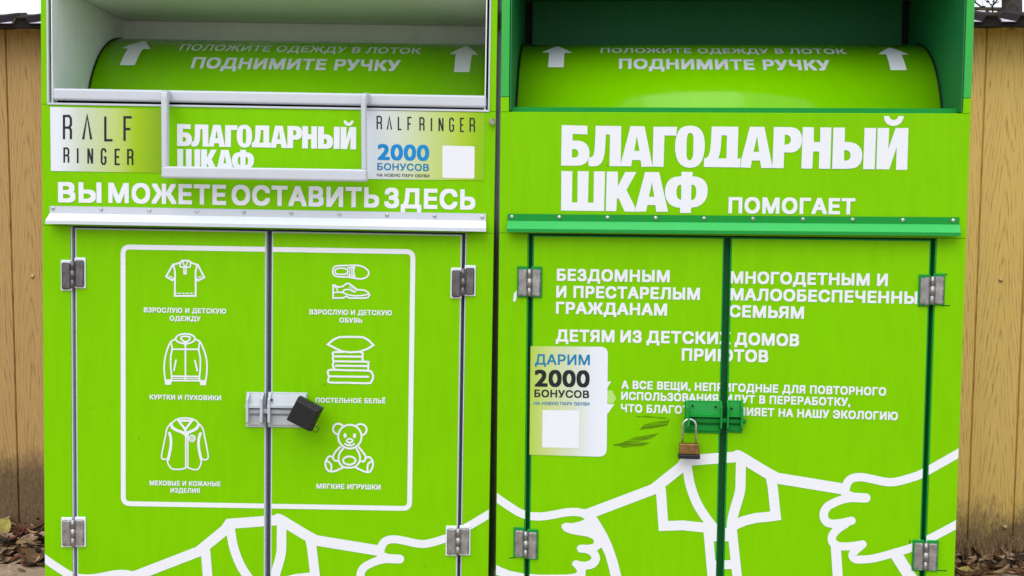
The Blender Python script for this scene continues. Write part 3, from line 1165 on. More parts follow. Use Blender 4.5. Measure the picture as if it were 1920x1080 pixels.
# ------------------------------------------------------------------ hasps
def hasp(B, root, m, R, mirror, name='hasp'):
    """R: rows and columns of the photograph: left plate x0,x1, right plate x2,x3, top, ledge, bottom"""
    h = bpy.data.objects.new(name, None)
    h.empty_display_size = 0.03
    COL.objects.link(h)
    h.parent = root
    for (xa, xb) in (R['p0'], R['p1']):
        u0, z1 = B.at(xa, R['top'])
        u1, _ = B.at(xb, R['top'])
        _, z0 = B.at(xa, R['bot'])
        zl = B.z((xa + xb) / 2, R['ledge'], 0.02)
        bm = bmesh.new()
        box(bm, u0, u1, -0.004, -0.0009, z0, z1, bev=0.0015)
        # sloping cover over the bolt, then two rods in the hollow below it
        prism(bm, [(-0.0042, z1 - 0.004), (-0.009, z1 - 0.005), (-0.016, zl + 0.012), (-0.027, zl + 0.007), (-0.027, zl + 0.001), (-0.0042, zl + 0.001)], u0 + 0.003, u1 - 0.003)
        link('bolt_cover', bm, m, h)
        bm = bmesh.new()
        zz = zl - 0.0115
        box(bm, u0 + 0.004, u1 - 0.004, -0.010, -0.0043, zz - 0.008, zz + 0.004, bev=0.003, seg=2)
        box(bm, u0 + 0.004, u1 - 0.004, -0.0075, -0.0043, z0 + 0.006, zz - 0.011, bev=0.002)
        link('keeper_rail', bm, m, h)
    for x, wd in R['ribs']:
        u, z1 = B.at(x, R['top'] + 2, 0.02)
        _, z0 = B.at(x, R['bot'] - 7, 0.02)
        bm = bmesh.new()
        prism(bm, [(-0.0045, z1 - 0.001), (-0.010, z1 - 0.001), (-0.031, z1 - 0.016), (-0.031, z0 + 0.004), (-0.026, z0), (-0.0045, z0)], u - wd / 2, u + wd / 2)
        link('rib', bm, m, h)
    # bolt bar through the gap
    za = B.z(sum(R['p0']) / 2, R['ledge'] - 1, 0.01)
    u0, u1 = B.u(R['bar'][0], R['ledge'], 0.01), B.u(R['bar'][1], R['ledge'], 0.01)
    bm = bmesh.new()
    box(bm, u0, u1, -0.016, -0.006, za - 0.016, za - 0.003, bev=0.004, seg=3)
    link('slide_bolt', bm, m, h)
    for x, y in R['dots']:
        u, z = B.at(x, y, 0.018)
        bm = bmesh.new()
        dome(bm, (u, -0.0165, z), 0.003, 0.0035, seg=8)
        link('rivet', bm, MT['dark'], h)
    return h


hasp(LB, rootL, MT['hasp'], dict(p0=(462, 497), p1=(503, 577), top=734.5, bot=800.5, ledge=765, ribs=[(465, 0.006), (491.5, 0.006), (505.5, 0.006)], bar=(461, 560), dots=[(520, 758.5), (509.5, 750)]), 1)
hasp(RB, rootR, MT['green'], dict(p0=(1284, 1352), p1=(1363, 1393), top=750, bot=811, ledge=782, ribs=[(1289, 0.007), (1352.5, 0.004), (1365, 0.004), (1391, 0.005)], bar=(1282, 1399.5), dots=[(1299, 761), (1342, 763), (1372, 766)]), 1)

# ------------------------------------------------------------------ padlocks
# black boxy lock, hung askew
u, z = LB.at(567, 782, 0.076)
ML = LB.M @ Matrix.Translation((u, -0.012, z)) @ Matrix.Rotation(math.radians(26), 4, 'Y') @ Matrix.Rotation(math.radians(-3), 4, 'X') @ Matrix.Rotation(math.radians(-2), 4, 'Z')
lk = empty('padlock', ML, 'black square padlock hanging askew on the white hasp with a small key ring', 'padlock')
bm = bmesh.new()
hw, hh, dd = 0.0315, 0.0285, 0.066
ch = [(-hw - 0.001, -hh - 0.001), (hw + 0.007, -hh - 0.001), (hw + 0.007, hh + 0.0115), (-hw - 0.001, hh + 0.0115)]
# front block with a wide chamfer along the top and the keyway side, then the shell behind it
hexa(bm, [(-hw, -dd, -hh), (hw, -dd, -hh), (hw, -dd, hh), (-hw, -dd, hh)] + [(x, -dd + 0.012, z) for x, z in ch], bev=0.0016, seg=2)
hexa(bm, [(x, -dd + 0.0118, z) for x, z in ch] + [(x * 0.98, -0.028, z * 0.98) for x, z in ch], bev=0.0016, seg=2)
link('lock_body', bm, MT['lockblack'], lk)
bm = bmesh.new()
pts = [(-0.017 * math.cos(math.pi * k / 10), -0.010 - 0.004 * math.sin(math.pi * k / 10), hh * 0.3 + 0.012 * math.sin(math.pi * k / 10)) for k in range(11)]
tube(bm, [(pts[0][0], -0.016, hh * 0.2)] + pts + [(pts[-1][0], -0.016, hh * 0.2)], 0.004, seg=8)
link('shackle', bm, MT['chrome'], lk)
kx, kz = 0.0325, -0.001
kp = LB.M.inverted() @ ML
bm = bmesh.new()
box(bm, hw + 0.0072, hw + 0.0115, -dd + 0.014, -dd + 0.024, -0.014, -0.005, bev=0.0015)
link('keyway', bm, MT['gold'], lk)
bm = bmesh.new()
pts = [(hw + 0.014 + 0.0075 * math.cos(2 * math.pi * k / 16), -dd + 0.018, -0.0185 + 0.0085 * math.sin(2 * math.pi * k / 16)) for k in range(17)]
tube(bm, pts, 0.0011, seg=6, cap=False)
link('key_ring', bm, MT['bumper'], lk)

# brass lock hanging on the green hasp
u, z = RB.at(1291.5, 860, 0.03)
u2, zs2 = RB.at(1291, 786, 0.03)
MB_ = RB.M @ Matrix.Translation((u, -0.030, z))
bl = empty('padlock', MB_, 'brown brass padlock with a long chrome shackle hanging from the green hasp', 'padlock')
k = 0.00142
bm = bmesh.new()
hexa(bm, [(-18.5 * k, -0.009, 9 * k), (19 * k, -0.009, 9 * k), (18 * k, -0.009, 28.5 * k), (-18 * k, -0.009, 28.5 * k),
          (-18.5 * k, 0.009, 9 * k), (19 * k, 0.009, 9 * k), (18 * k, 0.009, 28.5 * k), (-18 * k, 0.009, 28.5 * k)], bev=0.002, seg=2)
link('lock_body', bm, MT['brass'], bl)
bm = bmesh.new()
box(bm, -19.8 * k, 20 * k, -0.0105, 0.0105, 0.5 * k, 8.7 * k, bev=0.0025, seg=2)
link('bumper', bm, MT['bumper'], bl)
bm = bmesh.new()
H = zs2 - z
ra = 11.8 * k
pts = [(-ra - 0.0006, 0, 28 * k), (-ra - 0.0006, 0, H - ra)] + [(-ra * math.cos(math.pi * i / 12), 0, H - ra + ra * math.sin(math.pi * i / 12)) for i in range(1, 12)] + [(ra, 0, H - ra), (ra + 0.0008, 0, 28 * k)]
tube(bm, pts, 0.0030, seg=10)
link('shackle', bm, MT['chrome'], bl)
# eye on the hasp the shackle goes through
u, z = RB.at(1290.5, 789, 0.02)
bm = bmesh.new()
box(bm, u - 0.003, u + 0.003, -0.040, -0.0258, z - 0.012, z + 0.010, bev=0.0015)
ey = link('lock_eye', bm, MT['green'], rootR)


# ------------------------------------------------------------------ lettering and drawings
def words(B, panels, items, m, bold, lift=0.0008, name='lettering'):
    """items: (text, x0, y0, x1, y1, cap height in px)"""
    for it in items:
        t, x0, y0, x1, y1, h = it[:6]
        bd = it[6] if len(it) > 6 else bold
        pr = Print()
        text_on(pr, t, B.at(x0, y0), B.at(x1, y1), h * 0.00142, bd)
        lay(pr, name, m, panels, lift)


HEAVY, BOLD, SEMI, THIN = 0.040, 0.040, 0.022, 0.006
drum_prints(hitL, wrapL,
            [('ПОЛОЖИТЕ ОДЕЖДУ В ЛОТОК', 335.5, 95, 788.5, 102, 560, 87, SEMI),
             ('ПОДНИМИТЕ РУЧКУ', 357.5, 128.5, 749, 134, 550, 110.5, BOLD)],
            [[(224.5, 122.5), (253, 123), (268, 92.8), (282.3, 92.6), (272, 77), (228, 90.8), (240.3, 91.5)],
             [(851, 135.5), (880, 135.6), (885, 103.2), (897, 103.8), (875, 86.5), (842.5, 102), (854.5, 102.3)]])
drum_prints(hitR, wrapR,
            [('ПОЛОЖИТЕ ОДЕЖДУ В ЛОТОК', 1126, 99.5, 1587.5, 102, 1350, 91.5, SEMI),
             ('ПОДНИМИТЕ РУЧКУ', 1160.5, 129.5, 1557.5, 133, 1360, 112, BOLD)],
            [[(1027.5, 126.5), (1057, 126.8), (1058.5, 99.8), (1073, 100), (1046, 87.5), (1017, 98.8), (1030, 99.3)],
             [(1669.5, 132), (1700, 132), (1690, 103), (1704, 103), (1667, 89.5), (1647, 102.3), (1661.5, 102.6)]])

# ---- right fascia: the big two-line name, drawn letter by letter
z1 = lambda pts: [(1040 + x / 5.4, 210 + y / 5.4) for x, y in pts]
z2 = lambda pts: [(1260 + x / 5.4, 210 + y / 5.4) for x, y in pts]
z3 = lambda pts: [(1480 + x / 5.4, 200 + y / 5.4) for x, y in pts]
GL = [
    (z1([(72, 132), (332, 140), (332, 228), (182, 222), (182, 290), (250, 291), (292, 303), (325, 330), (346, 366), (355, 410), (350, 455), (335, 495), (308, 523), (270, 540), (200, 545), (65, 543)]),
     [z1([(178, 375), (208, 376), (228, 386), (239, 405), (240, 430), (232, 450), (215, 460), (175, 462)])]),
    (z1([(415, 140), (675, 143), (668, 550), (555, 548), (560, 230), (518, 228), (513, 340), (505, 425), (492, 480), (470, 522), (435, 546), (380, 552), (345, 545), (340, 515), (348, 460), (375, 458), (392, 440), (401, 400), (407, 340)]), []),
    (z1([(768, 143), (910, 146), (988, 535), (984, 553), (880, 556), (870, 488), (785, 486), (775, 551), (669, 549), (670, 520)]), [z1([(832, 245), (858, 395), (806, 393)])]),
    (z1([(1000, 150), (1240, 150), (1230, 240), (1112, 238), (1102, 556), (985, 553), (992, 535)]), []),
    (z2([(185, 138), (222, 142), (258, 154), (285, 174), (306, 203), (322, 243), (331, 300), (332, 350), (327, 405), (315, 458), (296, 505), (268, 541), (230, 560), (175, 566), (130, 558), (92, 537), (62, 502), (42, 452), (32, 395), (30, 340), (36, 282), (48, 232), (66, 193), (92, 163), (130, 145)]),
     [z2([(185, 212), (203, 219), (214, 240), (217, 270), (216, 350), (214, 420), (208, 458), (196, 482), (178, 490), (160, 483), (150, 462), (146, 430), (147, 330), (151, 265), (160, 230), (170, 216)])]),
    (z2([(402, 147), (672, 150), (663, 470), (695, 470), (690, 562), (322, 557), (325, 468), (350, 465), (368, 443), (382, 405), (389, 360), (394, 300)]), [z2([(502, 236), (556, 238), (550, 470), (468, 470), (482, 430), (490, 390), (497, 320)])]),
    (z2([(788, 150), (935, 152), (1013, 540), (1010, 567), (903, 568), (890, 493), (808, 492), (796, 566), (693, 562), (701, 480)]), [z2([(862, 245), (880, 405), (824, 403)])]),
    (z2([(1030, 152), (1210, 155), (1255, 165), (1288, 190), (1308, 225), (1317, 270), (1314, 312), (1300, 355), (1272, 388), (1235, 407), (1200, 412), (1135, 410), (1130, 570), (1012, 568), (1018, 500)]), [z2([(1142, 230), (1172, 234), (1193, 249), (1203, 272), (1200, 300), (1186, 321), (1165, 329), (1138, 330)])]),
    (z3([(135, 207), (247, 210), (247, 358), (310, 358), (312, 210), (425, 212), (412, 630), (297, 628), (302, 455), (240, 455), (232, 628), (120, 627)]), []),
    (z3([(445, 212), (562, 212), (560, 357), (620, 360), (670, 374), (707, 402), (729, 440), (738, 490), (732, 540), (715, 580), (682, 612), (640, 626), (580, 630), (432, 630)]), [z3([(555, 440), (590, 445), (610, 460), (618, 485), (615, 515), (602, 537), (582, 546), (552, 546)])]),
    (z3([(760, 215), (878, 217), (862, 635), (745, 633)]), []),
    (z3([(893, 215), (1010, 217), (1001, 430), (1075, 217), (1205, 217), (1192, 640), (1078, 640), (1086, 410), (1010, 635), (880, 633)]), []),
    (z3([(958, 95), (1008, 95), (1017, 115), (1032, 130), (1055, 137), (1078, 132), (1094, 118), (1105, 95), (1158, 97), (1152, 125), (1138, 153), (1115, 177), (1085, 192), (1050, 197), (1015, 190), (985, 172), (966, 145), (959, 120)]), []),
    (z1([(68, 598), (180, 600), (175, 915), (230, 916), (233, 600), (345, 600), (338, 918), (393, 918), (398, 602), (510, 602), (500, 1003), (65, 998)]), []),
    (z1([(528, 603), (640, 605), (640, 752), (715, 607), (828, 608), (728, 790), (817, 970), (810, 1010), (708, 1008), (645, 870), (630, 880), (625, 1005), (518, 1003)]), []),
    (z1([(915, 608), (1058, 610), (1148, 1010), (1028, 1010), (1020, 943), (938, 942), (925, 1008), (812, 1010), (819, 975)]), [z1([(985, 712), (1008, 860), (955, 858)])]),
    (z2([(95, 605), (208, 607), (208, 652), (255, 656), (295, 670), (328, 695), (350, 730), (360, 770), (360, 820), (350, 865), (330, 905), (300, 935), (255, 960), (193, 970), (190, 1022), (80, 1022), (82, 970), (35, 965), (-5, 948), (-38, 918), (-60, 878), (-70, 835), (-71, 790), (-62, 745), (-43, 705), (-12, 675), (30, 657), (95, 650)]),
     [z2([(93, 735), (70, 740), (54, 758), (46, 790), (45, 830), (52, 862), (68, 883), (93, 891)]), z2([(197, 735), (222, 741), (237, 758), (244, 785), (244, 830), (238, 862), (222, 884), (193, 893)])]),
]


def name_print(fn):
    pr = Print()
    for outer, holes in GL:
        pr.poly([fn(*p) for p in outer], [[fn(*p) for p in h] for h in holes])
    return pr


prR = name_print(lambda x, y: RB.at(x, y))
lay(prR, 'lettering', MT['print'], [PR['fascia']], 0.0008)
# same name, smaller, on the left fascia
ra_, rb_ = RB.at(1052.5, 310.5), RB.at(1701, 318.5)
rc_ = RB.at(1053, 235)
la_, lb_ = LB.at(332.5, 273.8), LB.at(668, 280.3)
lc_ = LB.at(332, 234.3)


def r2l(x, y):
    u, z = RB.at(x, y)
    e = Vector(rb_) - Vector(ra_)
    n = Vector((-e.y, e.x))
    d = Vector((u, z)) - Vector(ra_)
    s = d.dot(e) / e.length_squared
    t = d.dot(n) / n.length_squared
    E = Vector(lb_) - Vector(la_)
    NN = Vector((-E.y, E.x)) * 1.03
    q = Vector(la_) + E * s + NN * t
    return q.x, q.y


lay(name_print(r2l), 'lettering', MT['print'], [PL['fascia']], 0.0008)

words(RB, [PR['fascia']], [('ПОМОГАЕТ', 1365.5, 400, 1602.8, 402.3, 29.5)], MT['print'], BOLD)
words(RB, [PR['d0'], PR['d1'], PR['s1']], [
    ('БЕЗДОМНЫМ', 1044, 526.5, 1255.5, 529.5, 22.5),
    ('И ПРЕСТАРЕЛЫМ', 1043, 558, 1312, 562.5, 22.5),
    ('ГРАЖДАНАМ', 1042.5, 588.3, 1250.5, 592, 22.5),
    ('МНОГОДЕТНЫМ И', 1369, 531.5, 1664, 536.5, 22.5),
    ('МАЛООБЕСПЕЧЕННЫХ', 1369, 563, 1744, 570.5, 22.5),
    ('СЕМЬЯМ', 1367, 594.5, 1507, 597.8, 22.5),
    ('ДЕТЯМ', 1042, 640.5, 1152, 642, 23), ('ИЗ', 1163, 642, 1203, 643, 23), ('ДЕТСКИХ', 1212, 643, 1370, 646, 23), ('ДОМОВ', 1377, 646.5, 1498, 649.5, 23),
    ('ПРИЮТОВ', 1278, 676, 1440, 679.5, 23),
    ('А ВСЕ ВЕЩИ, НЕПРИГОДНЫЕ ДЛЯ ПОВТОРНОГО', 1165, 728.7, 1661, 742, 15.5),
    ('ИСПОЛЬЗОВАНИЯ, ИДУТ В ПЕРЕРАБОТКУ,', 1164.5, 749.5, 1594, 761.5, 15.5),
    ('ЧТО БЛАГОТВОРНО ВЛИЯЕТ НА НАШУ ЭКОЛОГИЮ', 1164, 772.5, 1683, 788, 15.5)], MT['print'], BOLD)

words(LB, [PL['fascia']], [
    ('ВЫ', 109.5, 379.5, 191, 380.5, 38), ('МОЖЕТЕ', 203.5, 380.5, 424, 384.5, 37.5),
    ('ОСТАВИТЬ', 434.5, 384.5, 711, 389.5, 37.5), ('ЗДЕСЬ', 720.5, 390, 891, 393.5, 37.5)], MT['print'], BOLD)
words(LB, [PL['d0'], PL['d1']], [
    ('ВЗРОСЛУЮ И ДЕТСКУЮ', 270, 585.7, 424.5, 588.2, 9.6), ('ОДЕЖДУ', 318.5, 601.4, 376.5, 602.2, 9.2),
    ('КУРТКИ И ПУХОВИКИ', 281, 748.6, 415, 750.5, 9.2),
    ('МЕХОВЫЕ И КОЖАНЫЕ', 281, 909.7, 413.7, 911.6, 9.2), ('ИЗДЕЛИЯ', 320, 923.3, 375, 924.2, 9),
    ('ВЗРОСЛУЮ И ДЕТСКУЮ', 580.5, 589.5, 735, 591.5, 9.6), ('ОБУВЬ', 636.5, 604.6, 679.5, 605.4, 9.2),
    ('ПОСТЕЛЬНОЕ БЕЛЬЁ', 592, 754.6, 722.8, 756.4, 9.4),
    ('МЯГКИЕ ИГРУШКИ', 593.5, 915.8, 714, 918, 9.6)], MT['print'], HEAVY)

# ---- left: rounded white border
P8 = 0.00142


def rounded(B, q, r, steps=6):
    """rounded quadrilateral through four corner places (tl, tr, br, bl)"""
    P = [Vector(B.at(*p)) for p in q]
    out = []
    for i in range(4):
        a, b, c = P[i - 1], P[i], P[(i + 1) % 4]
        d1, d2 = (a - b).normalized(), (c - b).normalized()
        s, e = b + d1 * r, b + d2 * r
        for k in range(steps + 1):
            t = k / steps
            out.append((1 - t) ** 2 * s + 2 * t * (1 - t) * b + t * t * e)
    return out


pr = Print()
pr.stroke(rounded(LB, [(231, 463), (774.5, 472), (768, 953.3), (231.5, 944)], 13 * P8), 9.2 * P8, closed=True)
lay(pr, 'border_line', MT['print'], [PL['d0'], PL['d1']], 0.0007)


def ell(cx, cy, rx, ry, n=20):
    return [(cx + rx * math.cos(2 * math.pi * k / n), cy + ry * math.sin(2 * math.pi * k / n)) for k in range(n)]


def icon(name, ox, oy, s, w, items, panel):
    """items: (kind, points, width factor); kinds: s stroke, c closed, S/C smoothed, f filled"""
    pr = Print()
    for it in items:
        k, pts = it[0], it[1]
        wf = it[2] if len(it) > 2 else 1.0
        P = [LB.at(ox + x / s, oy + y / s) for x, y in pts]
        if k == 'f':
            pr.poly(P)
        else:
            pr.stroke(P, w * wf * P8, closed=k in 'cC', smooth=k in 'SC')
    return lay(pr, name, MT['print'], [panel], 0.0008)


icon('shirt_icon', 250, 470, 7.2, 3.5, [
    ('s', [(535, 190), (630, 165), (660, 135), (745, 135), (790, 165), (875, 195), (960, 360), (875, 405), (848, 372)]),
    ('s', [(535, 190), (445, 350), (530, 400), (558, 372)]),
    ('s', [(545, 200), (566, 285), (562, 610), (845, 610), (842, 285), (862, 205)]),
    ('s', [(642, 165), (630, 205), (648, 222), (678, 224), (700, 214), (724, 224), (768, 222), (778, 172)], 0.8),
    ('s', [(672, 152), (692, 212)], 0.7), ('s', [(735, 152), (712, 212)], 0.7),
    ('c', [(686, 228), (716, 228), (716, 312), (686, 312)], 0.75), ('s', [(701, 262), (701, 268)], 0.5), ('s', [(701, 288), (701, 294)], 0.5),
] + [('s', [(a, 575), (b, 575)], 0.6) for a, b in ((572, 588), (612, 638), (665, 692), (718, 745), (772, 798), (825, 838))]
  + [('s', [(488, 342), (528, 364)], 0.6), ('s', [(880, 364), (918, 346)], 0.6)], PL['d0'])
icon('jacket_icon', 250, 610, 7.2, 3.2, [
    ('c', ell(705, 180, 130, 66, 28)),
    ('C', [(648, 160), (700, 148), (765, 160), (755, 198), (708, 222), (660, 198)], 1.0),
    ('f', [(678, 228), (735, 228), (712, 300), (700, 300)]), ('s', [(706, 240), (706, 742)]),
    ('S', [(572, 186), (512, 220), (470, 300), (435, 420), (420, 540), (422, 640), (440, 780)]),
    ('S', [(842, 186), (904, 225), (946, 310), (985, 430), (998, 560), (990, 680), (972, 790)]),
    ('S', [(508, 230), (526, 310), (508, 430), (508, 560), (520, 690), (516, 750)]),
    ('S', [(897, 235), (886, 330), (906, 440), (906, 580), (896, 690), (900, 755)]),
    ('s', [(530, 322), (885, 324)]), ('s', [(530, 686), (888, 690)]), ('s', [(530, 745), (888, 747)]), ('s', [(530, 714), (888, 718)], 0.6),
    ('f', [(424, 728), (520, 728), (514, 802), (432, 802)]), ('f', [(896, 738), (986, 738), (984, 808), (908, 808)]),
    ('s', [(578, 470), (552, 608)]), ('s', [(834, 475), (866, 612)])], PL['d0'])
icon('coat_icon', 250, 770, 6.75, 2.9, [
    ('S', [(482, 200), (498, 150), (560, 106), (655, 92), (750, 104), (812, 142), (832, 185)]),
    ('S', [(478, 165), (500, 215), (560, 250), (625, 275), (680, 318)], 1.9), ('S', [(832, 175), (800, 225), (745, 255), (695, 280), (682, 318)], 1.9),
    ('c', [(575, 125), (745, 125), (660, 238)], 1.5), ('s', [(655, 230), (672, 290)], 1.5),
    ('s', [(666, 310), (666, 722)]), ('s', [(692, 318), (692, 722)]),
    ('c', ell(746, 350, 36, 38, 16), 0.9), ('c', ell(748, 350, 15, 15, 12), 0.6),
    ('S', [(475, 168), (432, 220), (408, 330), (385, 440), (360, 590), (405, 616), (432, 606)]),
    ('S', [(838, 168), (884, 230), (905, 330), (932, 460), (950, 590), (912, 620), (872, 612)]),
    ('S', [(460, 285), (476, 345), (477, 440), (458, 550), (440, 620)], 1.8), ('S', [(440, 615), (440, 665), (492, 734), (600, 740), (668, 722)]),
    ('S', [(852, 288), (832, 350), (829, 450), (846, 550), (862, 615)], 1.8), ('S', [(862, 610), (858, 670), (822, 738), (762, 742), (690, 720)])], PL['d0'])
icon('shoe_icon', 560, 480, 7.714, 3.1, [
    ('C', [(495, 220), (512, 165), (570, 142), (700, 138), (830, 135), (930, 155), (998, 205), (1015, 250), (985, 305), (910, 330), (830, 325), (720, 305), (560, 298), (505, 265)]),
    ('C', [(524, 222), (548, 188), (610, 176), (688, 188), (712, 222), (688, 258), (610, 266), (548, 258)], 0.9),
    ('s', [(738, 168), (738, 288)], 0.6), ('s', [(762, 165), (762, 292)], 0.6), ('s', [(786, 165), (786, 295)], 0.6),
    ('S', [(810, 150), (797, 222), (815, 305)], 0.9), ('s', [(712, 172), (800, 158)], 0.8), ('s', [(712, 272), (805, 296)], 0.8),
    ('c', [(500, 608), (500, 422), (525, 424), (570, 450), (640, 440), (690, 402), (725, 396), (775, 430), (850, 488), (950, 494), (1008, 525), (1028, 565), (1005, 600), (960, 609), (735, 608), (690, 582), (648, 606)]),
    ('S', [(500, 530), (620, 526), (700, 555), (800, 575), (930, 570), (1018, 548)], 0.9), ('S', [(518, 432), (556, 480), (564, 525)], 0.8),
    ('S', [(640, 522), (665, 492), (730, 486), (812, 520)], 0.9), ('s', [(812, 520), (838, 494)], 0.8),
    ('s', [(735, 452), (762, 424)], 0.6), ('s', [(760, 468), (790, 442)], 0.6), ('s', [(786, 486), (816, 462)], 0.6)], PL['d1'])
icon('bedding_icon', 560, 620, 7.2, 3.8, [
    ('c', [(395, 185), (470, 122), (550, 86), (700, 82), (870, 88), (950, 132), (1010, 195), (930, 245), (820, 284), (700, 292), (590, 280), (500, 240)]),
    ('S', [(600, 288), (480, 290), (462, 312), (470, 345), (462, 380), (475, 412)]), ('S', [(830, 290), (868, 305), (862, 345), (868, 400)]),
    ('s', [(475, 347), (858, 351)]), ('S', [(475, 412), (700, 416), (925, 420), (942, 440), (940, 525)]),
    ('S', [(478, 412), (462, 462), (482, 512)]), ('s', [(502, 472), (935, 478)]),
    ('C', [(425, 530), (650, 534), (945, 542), (995, 580), (1005, 630), (985, 682), (940, 708), (650, 702), (430, 698), (400, 668), (412, 618), (396, 575)]),
    ('s', [(412, 616), (938, 622)])], PL['d1'])
icon('teddy_icon', 560, 780, 7.2, 3.7, [
    ('c', ell(692, 278, 158, 160, 32)),
    ('S', [(522, 248), (480, 220), (465, 170), (490, 120), (540, 102), (592, 124)]), ('S', [(782, 128), (830, 108), (890, 125), (918, 175), (905, 230), (862, 258)]),
    ('f', ell(628, 262, 23, 34, 12)), ('f', ell(756, 266, 23, 34, 12)),
    ('c', ell(690, 332, 40, 25, 16), 0.9), ('S', [(628, 374), (660, 392), (690, 396), (722, 393), (752, 376)], 0.9), ('s', [(690, 356), (690, 390)], 0.6),
    ('S', [(600, 440), (556, 500), (540, 570), (552, 630), (600, 684), (680, 696), (762, 684), (815, 630), (830, 570), (815, 500), (780, 438)]),
    ('c', ell(685, 600, 84, 55, 24)),
    ('S', [(562, 418), (500, 480), (466, 550), (488, 600), (532, 604)]), ('S', [(812, 418), (870, 490), (905, 550), (882, 612), (838, 606)]),
    ('S', [(458, 552), (412, 545), (375, 590), (362, 650), (380, 712), (422, 746), (500, 740), (600, 694)]), ('S', [(382, 600), (428, 640), (444, 680), (436, 740)]),
    ('S', [(908, 562), (958, 555), (995, 600), (1005, 650), (990, 712), (950, 756), (880, 745), (770, 694)]), ('S', [(984, 615), (942, 640), (930, 690), (932, 748)])], PL['d1'])


# ---- the shirt-and-hands line drawing, common to both containers
def handshake():
    q7 = lambda pts: [(960 + x / 4, 810 + y / 4) for x, y in pts]
    q8 = lambda pts: [(1440 + x / 4, 810 + y / 4) for x, y in pts]
    q9 = lambda pts: [(940 + x / 8, 960 + y / 8) for x, y in pts]
    S = []
    S.append(('S', [(880, 893), (905, 912)] + [(930, 932)] + q7([(0, 570), (60, 605), (130, 628), (220, 632), (310, 620), (400, 603), (480, 599), (560, 612), (600, 610)]), 15.5))
    S.append(('s', q7([(560, 618), (1062, 428), (1270, 262), (1305, 214), (1708, 184)]), 20.0))
    S.append(('s', q7([(1690, 176), (1712, 185), (1905, 302), (1985, 345)]) + q8([(560, 426)]), 20.5))
    S.append(('s', q7([(1116, 430), (1135, 704), (1280, 699), (1440, 716)]), 18.5))
    S.append(('S', q7([(1312, 250), (1335, 390), (1385, 530), (1460, 650), (1540, 750)]), 17.5))
    S.append(('s', q7([(1470, 740), (1500, 1080), (1512, 1240)]), 17.0))
    S.append(('S', q7([(1717, 215), (1714, 330), (1708, 450), (1665, 600), (1648, 700), (1652, 760)]), 18.5))
    S.append(('s', q7([(1650, 730), (1688, 1080), (1703, 1240)]), 17.5))
    S.append(('s', q7([(1490, 770), (1640, 768)]), 25.0))
    S.append(('s', q7([(1515, 997), (1665, 992)]), 17.0))
    S.append(('s', q7([(1670, 697), (1740, 665), (1830, 643), (1920, 635)]) + q8([(57, 627), (33, 400), (18, 330)]), 18.5))
    S.append(('S', q8([(576, 450), (590, 390), (625, 350), (690, 338), (770, 350), (880, 373), (960, 372), (1080, 340), (1170, 303), (1430, 157), (1560, 75)]), 15.5))
    S.append(('s', q8([(585, 470), (640, 490), (732, 494)]), 17.5))
    S.append(('S', q8([(620, 494), (560, 505), (500, 528), (445, 560), (418, 610), (428, 660), (465, 685), (540, 683), (625, 665)]), 15.5))
    S.append(('S', q8([(580, 690), (525, 725), (485, 770), (480, 815), (510, 850), (560, 857), (630, 855), (708, 842)]), 15.2))
    S.append(('S', q8([(690, 858), (650, 892), (633, 925), (655, 952), (710, 955), (800, 945), (950, 905), (1080, 865), (1200, 805), (1417, 690), (1560, 605)]), 15.0))
    S.append(('s', q8([(507, 850), (522, 1080), (532, 1260)]), 18.2))
    S.append(('s', q8([(958, 915), (1062, 1080), (1160, 1240)]), 22.0))
    S.append(('f', q9([(1420, 60), (1500, 180), (1590, 340), (1660, 490), (1740, 720), (1800, 960), (1850, 1240), (1690, 1240), (1640, 960), (1600, 790), (1560, 650), (1505, 530), (1470, 552), (1435, 580),
                       (1465, 625), (1485, 690), (1462, 770), (1405, 828), (1340, 853), (1265, 865), (1262, 1000), (1262, 1060), (1130, 1060), (700, 1060), (300, 1040), (-20, 960), (-250, 870), (-250, 740), (-60, 800), (0, 830), (130, 880), (330, 920), (600, 940), (1000, 935), (1110, 917), (1138, 893), (1112, 842), (1060, 790), (1070, 742), (1120, 716),
                       (1180, 738), (1260, 745), (1325, 722), (1357, 690), (1330, 642), (1260, 612), (1162, 604), (1130, 550), (1148, 502), (1200, 486), (1290, 490), (1368, 480), (1395, 447), (1370, 402), (1290, 366), (1150, 345), (1030, 320), (945, 285), (900, 230), (910, 182), (960, 160), (1060, 165), (1160, 145), (1245, 115), (1225, 60)]), 0))
    return S


HS = handshake()
pr = Print()
for k, pts, w in HS:
    P = [RB.at(*p) for p in pts]
    if k == 'f':
        pr.poly(P)
    else:
        pr.stroke(P, w * P8, smooth=(k == 'S'))
lay(pr, 'line_drawing', MT['print'], [PR['s0'], PR['d0'], PR['d1'], PR['s1']], 0.0007)
# on the left the same drawing sits lower
A1, A2 = Vector(RB.at(1388, 845)), Vector(RB.at(1577, 905))
B1, B2 = Vector(LB.at(527, 964)), Vector(LB.at(706, 1021))
kk = (B2 - B1).length / (A2 - A1).length
rot = math.atan2(*(B2 - B1).yx) - math.atan2(*(A2 - A1).yx)
cr_, sr_ = math.cos(rot) * kk, math.sin(rot) * kk


def shift(p):
    d = Vector(RB.at(*p)) - A1
    return (B1.x + cr_ * d.x - sr_ * d.y, B1.y + sr_ * d.x + cr_ * d.y)


pr = Print()
for k, pts, w in HS:
    P = [shift(p) for p in pts]
    if k == 'f':
        pr.poly(P)
    else:
        pr.stroke(P, w * P8 * kk, smooth=(k == 'S'))
lay(pr, 'line_drawing', MT['print'], [PL['s0'], PL['d0'], PL['d1'], PL['s1']], 0.0007)

